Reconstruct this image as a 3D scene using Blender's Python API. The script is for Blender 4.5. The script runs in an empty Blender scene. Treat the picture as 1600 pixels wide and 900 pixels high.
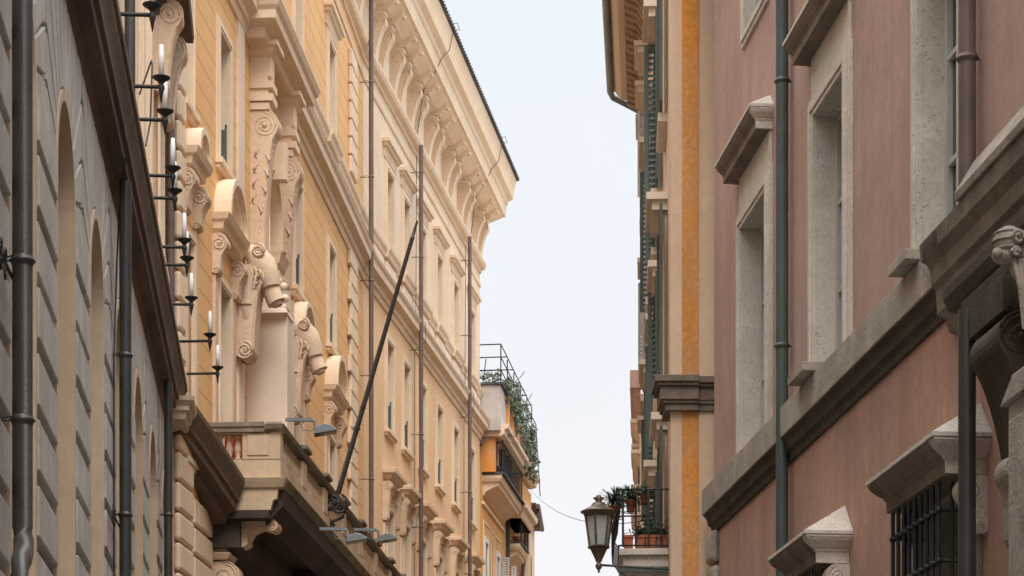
import bpy, bmesh, math, random
from mathutils import Vector, Matrix
random.seed(7)
C = bpy.context.scene.collection
R = math.radians
EYE = 1.6
F = 3600.0; CX = 800.0; HY = 1450.0       # focal length and horizon in photograph pixels

# ------------------------------------------------------------------ camera, sky, sun, exposure
cam = bpy.data.cameras.new('camera'); co = bpy.data.objects.new('camera', cam); C.objects.link(co)
co.location = (0, 0, EYE); co.rotation_euler = (R(90), 0, 0)
cam.sensor_width = 36; cam.lens = 36 * F / 1600; cam.shift_y = (HY - 450) / 1600
cam.clip_end = 2000; cam.clip_start = .1
bpy.context.scene.camera = co
SUN_EL, SUN_AZ = 52, 171           # azimuth clockwise from +Y (the view direction): behind the camera, to the right
wd = bpy.data.worlds.new('World'); bpy.context.scene.world = wd; wd.use_nodes = True
nt = wd.node_tree; nt.nodes.clear()
sky = nt.nodes.new('ShaderNodeTexSky'); sky.sky_type = 'NISHITA'; sky.sun_disc = False
sky.sun_elevation = R(SUN_EL); sky.sun_rotation = R(SUN_AZ); sky.dust_density = 4; sky.air_density = 1; sky.altitude = 20
bg = nt.nodes.new('ShaderNodeBackground'); bg.inputs[1].default_value = 0.1
out = nt.nodes.new('ShaderNodeOutputWorld')
# thin high overcast: pale cloud veil over the blue, pinker towards the horizon
tc = nt.nodes.new('ShaderNodeTexCoord'); sp = nt.nodes.new('ShaderNodeSeparateXYZ'); nt.links.new(tc.outputs['Generated'], sp.inputs[0])
rp = nt.nodes.new('ShaderNodeValToRGB'); nt.links.new(sp.outputs[2], rp.inputs[0])
rp.color_ramp.elements[0].position = .16; rp.color_ramp.elements[0].color = (.95, .92, .945, 1)
rp.color_ramp.elements[1].position = .36; rp.color_ramp.elements[1].color = (.86, .905, .93, 1)
nz = nt.nodes.new('ShaderNodeTexNoise'); nz.inputs['Scale'].default_value = 2.2; nz.inputs['Detail'].default_value = 5
nt.links.new(tc.outputs['Generated'], nz.inputs[0])
nr = nt.nodes.new('ShaderNodeMapRange'); nt.links.new(nz.outputs[0], nr.inputs[0])
nr.inputs[1].default_value = .3; nr.inputs[2].default_value = .7; nr.inputs[3].default_value = .80; nr.inputs[4].default_value = .93
vs = nt.nodes.new('ShaderNodeVectorMath'); vs.operation = 'SCALE'; nt.links.new(rp.outputs[0], vs.inputs[0]); vs.inputs[3].default_value = 8.2
mx = nt.nodes.new('ShaderNodeMixRGB'); nt.links.new(nr.outputs[0], mx.inputs[0]); nt.links.new(sky.outputs[0], mx.inputs[1]); nt.links.new(vs.outputs[0], mx.inputs[2])
# overcast skies are brighter overhead than near the horizon
zr = nt.nodes.new('ShaderNodeMapRange'); nt.links.new(sp.outputs[2], zr.inputs[0])
zr.inputs[1].default_value = .40; zr.inputs[2].default_value = .9; zr.inputs[3].default_value = .83; zr.inputs[4].default_value = 2.9
vz = nt.nodes.new('ShaderNodeVectorMath'); vz.operation = 'SCALE'; nt.links.new(mx.outputs[0], vz.inputs[0]); nt.links.new(zr.outputs[0], vz.inputs[3])
nt.links.new(vz.outputs[0], bg.inputs[0]); nt.links.new(bg.outputs[0], out.inputs[0])
sl = bpy.data.lights.new('sun', 'SUN'); sl.energy = 1.5; sl.angle = R(30); sl.color = (1, .93, .84)
so = bpy.data.objects.new('sun', sl); C.objects.link(so)
sd = Vector((math.sin(R(SUN_AZ)) * math.cos(R(SUN_EL)), math.cos(R(SUN_AZ)) * math.cos(R(SUN_EL)), math.sin(R(SUN_EL))))
so.rotation_euler = sd.to_track_quat('Z', 'Y').to_euler(); so.location = (20, -20, 60)
vw = bpy.context.scene.view_settings; vw.view_transform = 'Standard'; vw.look = 'None'; vw.gamma = 1; vw.exposure = 0.72
bpy.context.scene.cycles.max_bounces = 6; bpy.context.scene.cycles.diffuse_bounces = 4

# ------------------------------------------------------------------ materials
def mat(name, col, rough=.85, var=.18, col2=None, scale=.7, streak=.0, bump=.15, bscale=40, pits=0, metal=0, joint=None, grime=0, gcol=(.06, .055, .05), spec=.3):
    m = bpy.data.materials.new(name); m.use_nodes = True
    t = m.node_tree; N = t.nodes; L = t.links; b = N['Principled BSDF']
    b.inputs['Roughness'].default_value = rough; b.inputs['Metallic'].default_value = metal
    b.inputs['Specular IOR Level'].default_value = spec
    g = N.new('ShaderNodeNewGeometry')
    def noise(sc, det, vec=None, rgh=.6):
        n = N.new('ShaderNodeTexNoise'); n.inputs['Scale'].default_value = sc; n.inputs['Detail'].default_value = det; n.inputs['Roughness'].default_value = rgh
        L.new(vec or g.outputs['Position'], n.inputs['Vector']); return n.outputs[0]
    def rng(s, a, b_, c, d):
        n = N.new('ShaderNodeMapRange'); L.new(s, n.inputs[0])
        for i, v in enumerate((a, b_, c, d)): n.inputs[i + 1].default_value = v
        return n.outputs[0]
    def mix(f, a, b_, mode='MIX'):
        n = N.new('ShaderNodeMixRGB'); n.blend_type = mode
        for i, v in enumerate((f, a, b_)):
            if isinstance(v, (int, float)): n.inputs[i].default_value = v
            elif isinstance(v, tuple): n.inputs[i].default_value = (*v, 1)
            else: L.new(v, n.inputs[i])
        return n.outputs[0]
    c2 = col2 or tuple(x * (1 - var * 1.6) for x in col)
    big = rng(noise(scale, 6), .35, .68, 0, 1)
    c = mix(big, tuple(x for x in col), c2)
    fine = rng(noise(scale * 14, 4), .3, .7, 1 - var * .55, 1 + var * .45)
    cc = N.new('ShaderNodeVectorMath'); cc.operation = 'SCALE'; L.new(c, cc.inputs[0]); L.new(fine, cc.inputs[3]); c = cc.outputs[0]
    if streak or grime:
        mp = N.new('ShaderNodeMapping'); mp.inputs['Scale'].default_value = (1.7, 1.7, .22); L.new(g.outputs['Position'], mp.inputs[0])
        st = noise(1.6, 5, mp.outputs[0])
    if streak:
        f = rng(st, .45, .75, 0, streak); c = mix(f, c, tuple(x * .55 for x in col))
        f = rng(st, .42, .22, 0, streak * .6); c = mix(f, c, tuple(min(1, x * 1.25 + .02) for x in col))
    if grime:
        gm = rng(noise(1.1, 8, None, .7), .52, .72, 0, 1); f = N.new('ShaderNodeMath'); f.operation = 'MULTIPLY'; L.new(gm, f.inputs[0]); f.inputs[1].default_value = grime
        c = mix(f.outputs[0], c, gcol)
    h = noise(bscale, 3)
    if pits:
        v = N.new('ShaderNodeTexVoronoi'); v.inputs['Scale'].default_value = 22
        mp2 = N.new('ShaderNodeMapping'); mp2.inputs['Scale'].default_value = (1, .6, 2.2); L.new(g.outputs['Position'], mp2.inputs[0]); L.new(mp2.outputs[0], v.inputs['Vector'])
        p = rng(v.outputs['Distance'], .12, .3, 1, 0)
        msk = rng(noise(5, 4), .48, .62, 0, 1)
        f = N.new('ShaderNodeMath'); f.operation = 'MULTIPLY'; L.new(p, f.inputs[0]); L.new(msk, f.inputs[1])
        f2 = N.new('ShaderNodeMath'); f2.operation = 'MULTIPLY'; L.new(f.outputs[0], f2.inputs[0]); f2.inputs[1].default_value = pits
        c = mix(f2.outputs[0], c, tuple(x * .22 for x in col))
        h2 = N.new('ShaderNodeMath'); h2.operation = 'SUBTRACT'; L.new(h, h2.inputs[0]); L.new(f2.outputs[0], h2.inputs[1]); h = h2.outputs[0]
    if joint:
        pitch, z0, wdt = joint
        sz = N.new('ShaderNodeSeparateXYZ'); L.new(g.outputs['Position'], sz.inputs[0])
        a = N.new('ShaderNodeMath'); a.operation = 'SUBTRACT'; L.new(sz.outputs[2], a.inputs[0]); a.inputs[1].default_value = z0
        d = N.new('ShaderNodeMath'); d.operation = 'PINGPONG'; L.new(a.outputs[0], d.inputs[0]); d.inputs[1].default_value = pitch / 2
        j = rng(d.outputs[0], wdt * .5, wdt, 1, 0)
        c = mix(rng(j, 0, 1, 0, .85), c, tuple(x * .32 for x in col))
        h2 = N.new('ShaderNodeMath'); h2.operation = 'SUBTRACT'; L.new(h, h2.inputs[0]); L.new(j, h2.inputs[1]); h = h2.outputs[0]
    L.new(c, b.inputs['Base Color'])
    if bump:
        bp = N.new('ShaderNodeBump'); bp.inputs['Strength'].default_value = bump; bp.inputs['Distance'].default_value = .02
        L.new(h, bp.inputs['Height']); L.new(bp.outputs[0], b.inputs['Normal'])
    return m
M = {}
M['yellow'] = mat('yellow_plaster', (.80, .485, .225), var=.12, col2=(.76, .44, .19), grime=.12, gcol=(.42, .27, .15), streak=.16, bump=.06, joint=(.39, .1, .011))
M['yellow_plain'] = mat('peach_yellow_plaster', (.81, .555, .34), var=.10, col2=(.77, .51, .29), grime=.12, gcol=(.45, .30, .19), streak=.18, bump=.06)
M['beige'] = mat('cream_stucco', (.80, .64, .475), var=.12, col2=(.75, .575, .415), grime=.14, gcol=(.42, .32, .23), streak=.22, bump=.08)
M['cream'] = mat('pale_cream_panel', (.80, .66, .53), var=.08, streak=.08, bump=.06)
M['carved'] = mat('carved_cream_stone', (.72, .56, .42), var=.15, col2=(.60, .44, .31), bump=.55, bscale=22, grime=.12)
M['greystone'] = mat('grey_rusticated_stone', (.56, .53, .48), var=.25, col2=(.40, .375, .335), streak=.35, bump=.25, scale=1.6)
M['warmstone'] = mat('warm_smooth_stone', (.60, .475, .35), var=.15, col2=(.50, .385, .27), streak=.25, bump=.12)
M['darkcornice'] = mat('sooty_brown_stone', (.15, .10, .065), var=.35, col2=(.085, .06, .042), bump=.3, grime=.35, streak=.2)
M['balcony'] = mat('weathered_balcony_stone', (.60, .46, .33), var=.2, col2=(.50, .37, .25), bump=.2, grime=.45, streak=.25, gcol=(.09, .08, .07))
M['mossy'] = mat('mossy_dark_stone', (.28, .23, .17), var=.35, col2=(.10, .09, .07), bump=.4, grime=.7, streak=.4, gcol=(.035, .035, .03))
M['shadesoot'] = mat('shaded_sooty_stone', (.27, .215, .165), var=.3, col2=(.15, .12, .095), scale=2.5, bump=.4, bscale=26, pits=.6, streak=.35, grime=.3)  # shade on hoods and entablature put into the colour; soot on the corner cornice
M['soffit'] = mat('shaded_soffit', (.075, .055, .042), var=.4, bump=.3, grime=.4)  # shade beneath the balcony put into the colour of soffit and consoles
M['pink'] = mat('dusty_pink_plaster', (.52, .345, .30), var=.18, col2=(.43, .27, .225), scale=.8, streak=.42, grime=.22, gcol=(.27, .19, .16), bump=.12)
M['salmon'] = mat('salmon_brown_plaster', (.55, .32, .235), var=.2, col2=(.42, .275, .235), scale=.8, streak=.42, grime=.25, gcol=(.29, .19, .15), bump=.12)
M['trav'] = mat('travertine', (.70, .64, .57), var=.22, col2=(.55, .49, .42), scale=2.2, bump=.35, bscale=26, pits=.85, streak=.2)
M['travdark'] = mat('weathered_travertine', (.46, .41, .35), var=.3, col2=(.30, .26, .21), scale=2.5, bump=.4, bscale=26, pits=.8, streak=.35, grime=.35)
M['travdeep'] = mat('shaded_travertine', (.085, .066, .05), var=.35, col2=(.045, .035, .027), scale=3, bump=.35, bscale=22, pits=.5)  # darker copy of the travertine: shade under band and portal painted in
M['peach'] = mat('peach_plaster', (.76, .57, .42), var=.12, col2=(.70, .50, .35), streak=.18, bump=.08)
M['orange'] = mat('orange_plaster', (.76, .31, .065), var=.3, col2=(.68, .36, .17), scale=1.6, streak=.45, bump=.1)
M['orangewall'] = mat('light_orange_plaster', (.74, .40, .15), var=.12, streak=.1, bump=.06)
M['white'] = mat('white_paint', (.78, .75, .70), var=.08, bump=.03, rough=.5)
M['greywall'] = mat('grey_cement_wall', (.58, .53, .50), var=.25, col2=(.42, .38, .36), scale=1.4, streak=.3)
M['iron'] = mat('black_iron', (.022, .024, .024), var=.3, rough=.55, bump=.1, spec=.5)
M['pipegreen'] = mat('green_copper_pipe', (.075, .105, .10), var=.3, col2=(.05, .065, .06), rough=.5, metal=.0, streak=.5, bump=.12, scale=3, spec=.5)
M['pipebrown'] = mat('brown_painted_pipe', (.16, .115, .10), var=.2, rough=.5, streak=.25, bump=.08, scale=3, spec=.5)
M['pipedark'] = mat('dark_painted_pipe', (.05, .048, .045), var=.25, rough=.42, streak=.4, bump=.1, scale=3, spec=.55)
M['pipegray'] = mat('zinc_gutter', (.27, .32, .35), var=.2, rough=.45, bump=.08, spec=.5)
M['shutter'] = mat('green_grey_shutter', (.11, .135, .125), var=.2, rough=.6, bump=.05)
M['shutterblue'] = mat('blue_grey_shutter', (.12, .22, .27), var=.2, rough=.6, bump=.05)
M['shutterpale'] = mat('pale_grey_shutter', (.55, .56, .56), var=.15, rough=.6, bump=.05)
M['brownroof'] = mat('brown_timber_eave', (.50, .35, .24), var=.3, rough=.8, bump=.15, scale=3)
M['tile'] = mat('terracotta_roof_tile', (.30, .17, .11), var=.4, bump=.3, scale=5, grime=.5)
M['slate'] = mat('dark_eave_edge', (.10, .11, .13), var=.3, bump=.2)
M['terracotta'] = mat('terracotta_pot', (.50, .17, .09), var=.2, bump=.1, scale=4)
M['red'] = mat('dark_red_cloth', (.34, .045, .03), var=.2, bump=.15, rough=.9)
M['floodlight'] = mat('blue_grey_metal', (.17, .20, .22), var=.15, rough=.45, bump=.03, spec=.5)
M['brass'] = mat('aged_brass', (.20, .165, .115), var=.35, col2=(.10, .085, .06), rough=.4, metal=.5, bump=.1, scale=8)
M['candle'] = mat('white_candle_tube', (.82, .82, .82), var=.04, rough=.35, bump=0)
M['casement'] = mat('pale_painted_wood', (.55, .57, .53), var=.15, rough=.6, bump=.05)
M['cobble'] = mat('stone_paving', (.20, .19, .175), var=.3, bump=.5, bscale=9, scale=2)
M['ground'] = mat('ground_dust', (.18, .17, .16), var=.3, bump=.3)
M['soil'] = mat('dark_soil', (.05, .035, .025), var=.3)
def leafmat(n, a, b_):
    m = mat(n, a, col2=b_, var=.35, scale=6, rough=.6, bump=0); return m
M['leaf'] = leafmat('dusty_green_leaf', (.11, .15, .09), (.05, .085, .045))
M['leafpale'] = leafmat('pale_grey_green_leaf', (.23, .27, .21), (.12, .16, .11))
M['leafdark'] = leafmat('dark_green_leaf', (.05, .085, .045), (.022, .045, .024))
gm = bpy.data.materials.new('window_glass'); gm.use_nodes = True
b_ = gm.node_tree.nodes['Principled BSDF']; b_.inputs['Base Color'].default_value = (.035, .045, .05, 1); b_.inputs['Roughness'].default_value = .08; b_.inputs['Specular IOR Level'].default_value = .8
M['glass'] = gm
gl = bpy.data.materials.new('frosted_lantern_glass'); gl.use_nodes = True
b_ = gl.node_tree.nodes['Principled BSDF']; b_.inputs['Base Color'].default_value = (.80, .85, .85, 1); b_.inputs['Roughness'].default_value = .3
tr_ = gl.node_tree.nodes.new('ShaderNodeBsdfTranslucent'); tr_.inputs[0].default_value = (.85, .9, .9, 1); ms_ = gl.node_tree.nodes.new('ShaderNodeMixShader'); ms_.inputs[0].default_value = .6; gl.node_tree.links.new(b_.outputs[0], ms_.inputs[1]); gl.node_tree.links.new(tr_.outputs[0], ms_.inputs[2]); gl.node_tree.links.new(ms_.outputs[0], gl.node_tree.nodes['Material Output'].inputs[0])
M['lampglass'] = gl

# ------------------------------------------------------------------ helpers
class Wall:
    """a facade plane: s runs along it away from the camera, t stands out towards the street, h is height above eye level"""
    def __init__(w, p0, p1, side):
        w.o = Vector((p0[0], p0[1])); d = Vector((p1[0] - p0[0], p1[1] - p0[1])); w.len = d.length; w.d = d.normalized()
        w.n = Vector((w.d.y, -w.d.x)) if side > 0 else Vector((-w.d.y, w.d.x))   # side>0: street lies at +X (a wall on the left)
    def P(w, s, t, h):
        q = w.o + w.d * s + w.n * t; return Vector((q.x, q.y, h + EYE))
    def px(w, x, y, t=0):
        r = Vector(((x - CX) / F, 1)); z = (w.o + w.n * t).dot(w.n) / r.dot(w.n); q = r * z - w.o
        return q.dot(w.d), (HY - y) / F * z
    def sY(w, Y): return (Y - w.o.y) / w.d.y
    def sx(w, x, t=0): return w.px(x, 0, t)[0]

class World_:
    def P(w, s, t, h): return Vector((s, t, h))
LOCAL = World_()

class MB:
    def __init__(m, w=LOCAL): m.w = w; m.v = []; m.f = []; m.mi = []; m.sm = []; m.cur = 0; m.smooth = False
    def add(m, pts, faces, raw=False, smooth=None):
        b = len(m.v)
        m.v += [p if raw else m.w.P(*p) for p in pts]
        for f in faces: m.f.append([b + i for i in f]); m.mi.append(m.cur); m.sm.append(m.smooth if smooth is None else smooth)
    def box(m, s0, s1, t0, t1, h0, h1):
        m.add([(s, t, h) for s in (s0, s1) for t in (t0, t1) for h in (h0, h1)],
              [(0, 1, 3, 2), (4, 6, 7, 5), (0, 4, 5, 1), (2, 3, 7, 6), (0, 2, 6, 4), (1, 5, 7, 3)])
    def quad(m, *p): m.add(list(p), [tuple(range(len(p)))])
    def prism_s(m, prof, s0, s1, smooth=False):          # outline in (t,h), run along s
        n = len(prof); m.add([(s0, t, h) for t, h in prof] + [(s1, t, h) for t, h in prof], [tuple(range(n)), tuple(range(2 * n - 1, n - 1, -1))])
        b = len(m.v) - 2 * n
        for i in range(n):
            j = (i + 1) % n; m.f.append([b + i, b + j, b + n + j, b + n + i]); m.mi.append(m.cur); m.sm.append(smooth)
    def prism_t(m, outl, t0, t1):          # outline in (s,h), thickness in t
        n = len(outl); m.add([(s, t0, h) for s, h in outl] + [(s, t1, h) for s, h in outl], [tuple(range(n)), tuple(range(2 * n - 1, n - 1, -1))])
        b = len(m.v) - 2 * n
        for i in range(n):
            j = (i + 1) % n; m.f.append([b + i, b + j, b + n + j, b + n + i]); m.mi.append(m.cur); m.sm.append(False)
    def crown(m, s0, s1, prof, e0=1, e1=1, back=0.0, base=None):   # a moulding (t,h) that returns round both its ends
        base = prof[0][0] if base is None else base
        rings = []
        for t, h in prof:
            e = max(0, t - base)
            rings.append([(s0 - e * e0, back, h), (s0 - e * e0, t, h), (s1 + e * e1, t, h), (s1 + e * e1, back, h)])
        pts = [p for r in rings for p in r]; fs = []
        for i in range(len(rings) - 1):
            a = 4 * i
            for k in range(4): fs.append((a + k, a + (k + 1) % 4, a + 4 + (k + 1) % 4, a + 4 + k))
        fs.append((0, 1, 2, 3)); a = 4 * (len(rings) - 1); fs.append((a, a + 1, a + 2, a + 3))
        m.add(pts, fs)
    def tube(m, pts, r, n=8, raw=False, cap=True):
        P = [p if raw else m.w.P(*p) for p in pts]; P = [Vector(p) for p in P]; k = len(P); rings = []
        for i in range(k):
            a = P[max(0, i - 1)]; c = P[min(k - 1, i + 1)]; d = (c - a).normalized()
            up = Vector((0, 0, 1)) if abs(d.z) < .95 else Vector((1, 0, 0))
            u = d.cross(up).normalized(); v = d.cross(u).normalized(); rr = r[i] if isinstance(r, (list, tuple)) else r
            rings += [P[i] + u * (rr * math.cos(2 * math.pi * j / n)) + v * (rr * math.sin(2 * math.pi * j / n)) for j in range(n)]
        fs = [(i * n + j, i * n + (j + 1) % n, (i + 1) * n + (j + 1) % n, (i + 1) * n + j) for i in range(k - 1) for j in range(n)]
        m.add(rings, fs, raw=True, smooth=True)
        if cap: m.add(rings[:n], [tuple(range(n))], raw=True, smooth=False); m.add(rings[-n:], [tuple(range(n))], raw=True, smooth=False)
    def lathe(m, c, prof, n=16, sx=1, smooth=True):          # prof (radius, height) round a vertical axis through c=(s,t,h)
        c0 = m.w.P(*c); pts = []
        for r, h in prof:
            pts += [c0 + Vector((r * math.cos(2 * math.pi * (j + .5) / n) * sx, r * math.sin(2 * math.pi * (j + .5) / n), h)) for j in range(n)]
        k = len(prof); fs = [(i * n + j, i * n + (j + 1) % n, (i + 1) * n + (j + 1) % n, (i + 1) * n + j) for i in range(k - 1) for j in range(n)]
        fs += [tuple(range(n)), tuple(range((k - 1) * n, k * n))]
        m.add(pts, fs, raw=True, smooth=smooth)
    def ball(m, c, r, n=10, sc=(1, 1, 1)):
        pts = []
        for i in range(n // 2 + 1):
            a = math.pi * i / (n // 2)
            for j in range(n): b = 2 * math.pi * j / n; pts.append((c[0] + r * sc[0] * math.sin(a) * math.cos(b), c[1] + r * sc[1] * math.sin(a) * math.sin(b), c[2] + r * sc[2] * math.cos(a)))
        m.add(pts, [(i * n + j, i * n + (j + 1) % n, (i + 1) * n + (j + 1) % n, (i + 1) * n + j) for i in range(n // 2) for j in range(n)], smooth=True)
    def scroll(m, s0, s1, D, H, h0, t0=0.0, R1=None, r2=None, relief=.012, flip=False, turns=1.6):
        """an S-shaped console: big volute at the top outer corner, small one low by the wall"""
        R1 = R1 or min(D * .48, H * .22); r2 = r2 or R1 * .5
        c1 = (D - R1, H - R1); c2 = (r2 * 1.15, r2); o = [(0, H)]
        for i in range(13):
            a = R(90 - i * 15); o.append((c1[0] + R1 * math.cos(a), c1[1] + R1 * math.sin(a)))
        a1 = (c1[0] + R1 * math.cos(R(-90)) * 1, c1[1] - R1); 
        p0 = (c1[0] + R1 * math.cos(R(-55)), c1[1] + R1 * math.sin(R(-55)))
        o = o[:1 + 10]  # to -45 degrees
        p0 = o[-1]; p3 = (c2[0] + r2, c2[1] + r2 * .2)
        p1 = (p0[0] - R1 * .35, p0[1] - R1 * .5); p2 = (p3[0] + (p0[0] - p3[0]) * .12, p3[1] + (p0[1] - p3[1]) * .5)
        for i in range(1, 9):
            u = i / 8; o.append(tuple((1 - u) ** 3 * p0[k] + 3 * (1 - u) ** 2 * u * p1[k] + 3 * (1 - u) * u * u * p2[k] + u ** 3 * p3[k] for k in (0, 1)))
        for i in range(1, 8):
            a = R(10 - i * 22); o.append((c2[0] + r2 * math.cos(a), c2[1] + r2 * math.sin(a)))
        o.append((0, r2 * .2))
        if flip: o = [(t, H - h) for t, h in o]; c1 = (c1[0], H - c1[1]); c2 = (c2[0], H - c2[1])
        prof = [(t0 + t, h0 + h) for t, h in o]
        m.prism_s(prof, s0, s1)
        for s, sg in ((s0, -1), (s1, 1)):
            for c, r in ((c1, R1), (c2, r2)):
                pts = []
                for i in range(int(turns * 12) + 1):
                    a = R(90 - i * 30); rr = r * (.84 - .62 * i / (turns * 12)); pts.append((s, t0 + c[0] + rr * math.cos(a), h0 + c[1] + rr * math.sin(a)))
                m.tube(pts, relief, 5)
                m.ball((s, t0 + c[0], h0 + c[1]), r * .2, 6)
            edge = prof[1:-1]; ins = [(t * 1.0, h) for t, h in edge]
            m.tube([(s, t - relief * .9 * (1 if i < 0 else 1), h) for i, (t, h) in enumerate(ins)], relief * .9, 5)
    def obj(m, name, mats, parent=None, bevel=0):
        me = bpy.data.meshes.new(name); org = parent['_o'] if parent is not None and '_o' in parent else None
        o_ = Vector(org) if org is not None else Vector((0, 0, 0))
        me.from_pydata([tuple(Vector(v) - o_) for v in m.v], [], m.f)
        if not isinstance(mats, (list, tuple)): mats = [mats]
        for mm in mats: me.materials.append(M[mm] if isinstance(mm, str) else mm)
        me.polygons.foreach_set('material_index', m.mi); me.polygons.foreach_set('use_smooth', m.sm)
        bm = bmesh.new(); bm.from_mesh(me); bmesh.ops.recalc_face_normals(bm, faces=bm.faces); bm.to_mesh(me); bm.free(); me.update()
        ob = bpy.data.objects.new(name, me); C.objects.link(ob)
        if parent is not None: ob.parent = parent; ob['_o'] = tuple(o_)
        if bevel:
            bv = ob.modifiers.new('bevel', 'BEVEL'); bv.width = bevel; bv.segments = 2; bv.limit_method = 'ANGLE'; bv.angle_limit = R(50)
        return ob

def thing(name, label, cat, loc=(0, 0, 0), group=None, rz=0):
    o = bpy.data.objects.new(name, None); C.objects.link(o); o.location = loc; o.rotation_euler.z = rz; o.empty_display_size = .2
    o['label'] = label; o['category'] = cat; o['_o'] = tuple(loc) if rz == 0 else (0, 0, 0)
    if group: o['group'] = group
    return o
def tag(o, label, cat, group=None):
    o['label'] = label; o['category'] = cat
    if group: o['group'] = group
    return o
def sheet(m, s0, s1, h0, h1, holes=(), t=0.0):
    S = sorted({s0, s1, *[a for q in holes for a in q[:2] if s0 < a < s1]}); Hh = sorted({h0, h1, *[a for q in holes for a in q[2:4] if h0 < a < h1]})
    for i in range(len(S) - 1):
        for j in range(len(Hh) - 1):
            cs, ch = (S[i] + S[i + 1]) / 2, (Hh[j] + Hh[j + 1]) / 2
            if any(a < cs < b and c < ch < d for a, b, c, d in [q[:4] for q in holes]): continue
            m.quad((S[i], t, Hh[j]), (S[i + 1], t, Hh[j]), (S[i + 1], t, Hh[j + 1]), (S[i], t, Hh[j + 1]))
def copy_tree(o, parent=None):
    c = o.copy(); C.objects.link(c); c.parent = parent
    for ch in list(o.children): copy_tree(ch, c)
    return c

def window(w, b, s0, s1, h0, h1, fw=.16, ft=.06, depth=.2, fm='beige', cm='casement', sill=True, topext=0, bevel=0, bars=1, three=False, shutter_in=False):
    """opening s0..s1,h0..h1 with stepped architrave; sub-parts pane and sill"""
    m = MB(w)
    for k, (a, t) in enumerate(((fw, ft * .6), (fw * .62, ft), (fw * .25, ft * .75))):
        # three fasciae, butted: jambs and head are boxes of growing relief
        a_in = (fw * .62, fw * .25, 0)[k]
        top = h1 + a; bot = h0 if (sill or three) else h0 - a
        m.box(s0 - a, s0 - a_in, 0.0, t, bot, top); m.box(s1 + a_in, s1 + a, 0.0, t, bot, top)
        m.box(s0 - a_in, s1 + a_in, 0.0, t, h1 + a_in, top)
        if not (sill or three): m.box(s0 - a_in, s1 + a_in, 0.0, t, bot, h0 - a_in)
    # reveals
    for q in (((s0, 0, h0), (s0, 0, h1), (s0, -depth, h1), (s0, -depth, h0)), ((s1, 0, h0), (s1, 0, h1), (s1, -depth, h1), (s1, -depth, h0)),
              ((s0, 0, h1), (s1, 0, h1), (s1, -depth, h1), (s0, -depth, h1)), ((s0, 0, h0), (s1, 0, h0), (s1, -depth, h0), (s0, -depth, h0))): m.quad(*q)
    win = m.obj('window', fm, b, bevel)
    p = MB(w); d = -depth + .02
    p.cur = 1; p.quad((s0, d - .02, h0), (s1, d - .02, h0), (s1, d - .02, h1), (s0, d - .02, h1)); p.cur = 0
    f = .07
    p.box(s0, s0 + f, d - .019, d + .03, h0, h1); p.box(s1 - f, s1, d - .019, d + .03, h0, h1); p.box(s0 + f, s1 - f, d - .019, d + .028, h1 - f, h1); p.box(s0 + f, s1 - f, d - .019, d + .028, h0, h0 + f)
    mid = (s0 + s1) / 2; p.box(mid - .04, mid + .04, d - .019, d + .034, h0 + f, h1 - f)
    for k in range(1, bars + 1):
        hh = h0 + (h1 - h0) * k / (bars + 1); p.box(s0 + f, mid - .04, d - .019, d + .02, hh - .02, hh + .02); p.box(mid + .04, s1 - f, d - .019, d + .02, hh - .02, hh + .02)
    p.obj('pane', [cm, 'glass'], win)
    if sill:
        q = MB(w); q.box(s0 - fw - .03, s1 + fw + .03, -.02, ft + .06, h0 - .09, h0 - .002); q.box(s0 - fw, s1 + fw, 0, ft + .02, h0 - .15, h0 - .091)
        q.obj('sill', fm, win, bevel)
    return win

# hood profile: from underside (on the wall) out and up
def hood_prof(t, h, hh, peak):   # t projection, h bottom, hh thickness
    return [(.03, h - hh * .55), (.05, h - .02), (t * .30, h), (t * .32, h + hh * .25), (t * .62, h + hh * .38), (t * .70, h + hh * .62), (t * .96, h + hh * .70), (t, h + hh), (t * .98, h + hh + .012), (.02, h + hh + peak)]

# ================================================================== SETTING
g = MB(); g.quad((-400, -400, -.02), (400, -400, -.02), (400, 600, -.02), (-400, 600, -.02)); g.obj('ground', 'ground')['kind'] = 'structure'
g = MB(); g.quad((-6, -30, -.01), (8, -30, -.01), (14, 130, -.01), (-8, 130, -.01)); g.obj('street_paving', 'cobble')['kind'] = 'structure'

# wall planes (plan coordinates X, Y)
LW = Wall((-1.722 + .0986 * 8, -8), (-1.722 - .0986 * 33.6, 33.6), 1)
PA = Wall((-4.5 + .071 * (33.6 - 39.6), 33.6), (-3.478, 54), 1)
PB = Wall((-3.478, 54), (-1.0, 71.5), 1)
RW = Wall((5.05 + .0972 * 8, -8), (5.05 - .0972 * 27.3, 27.3), -1)

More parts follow.
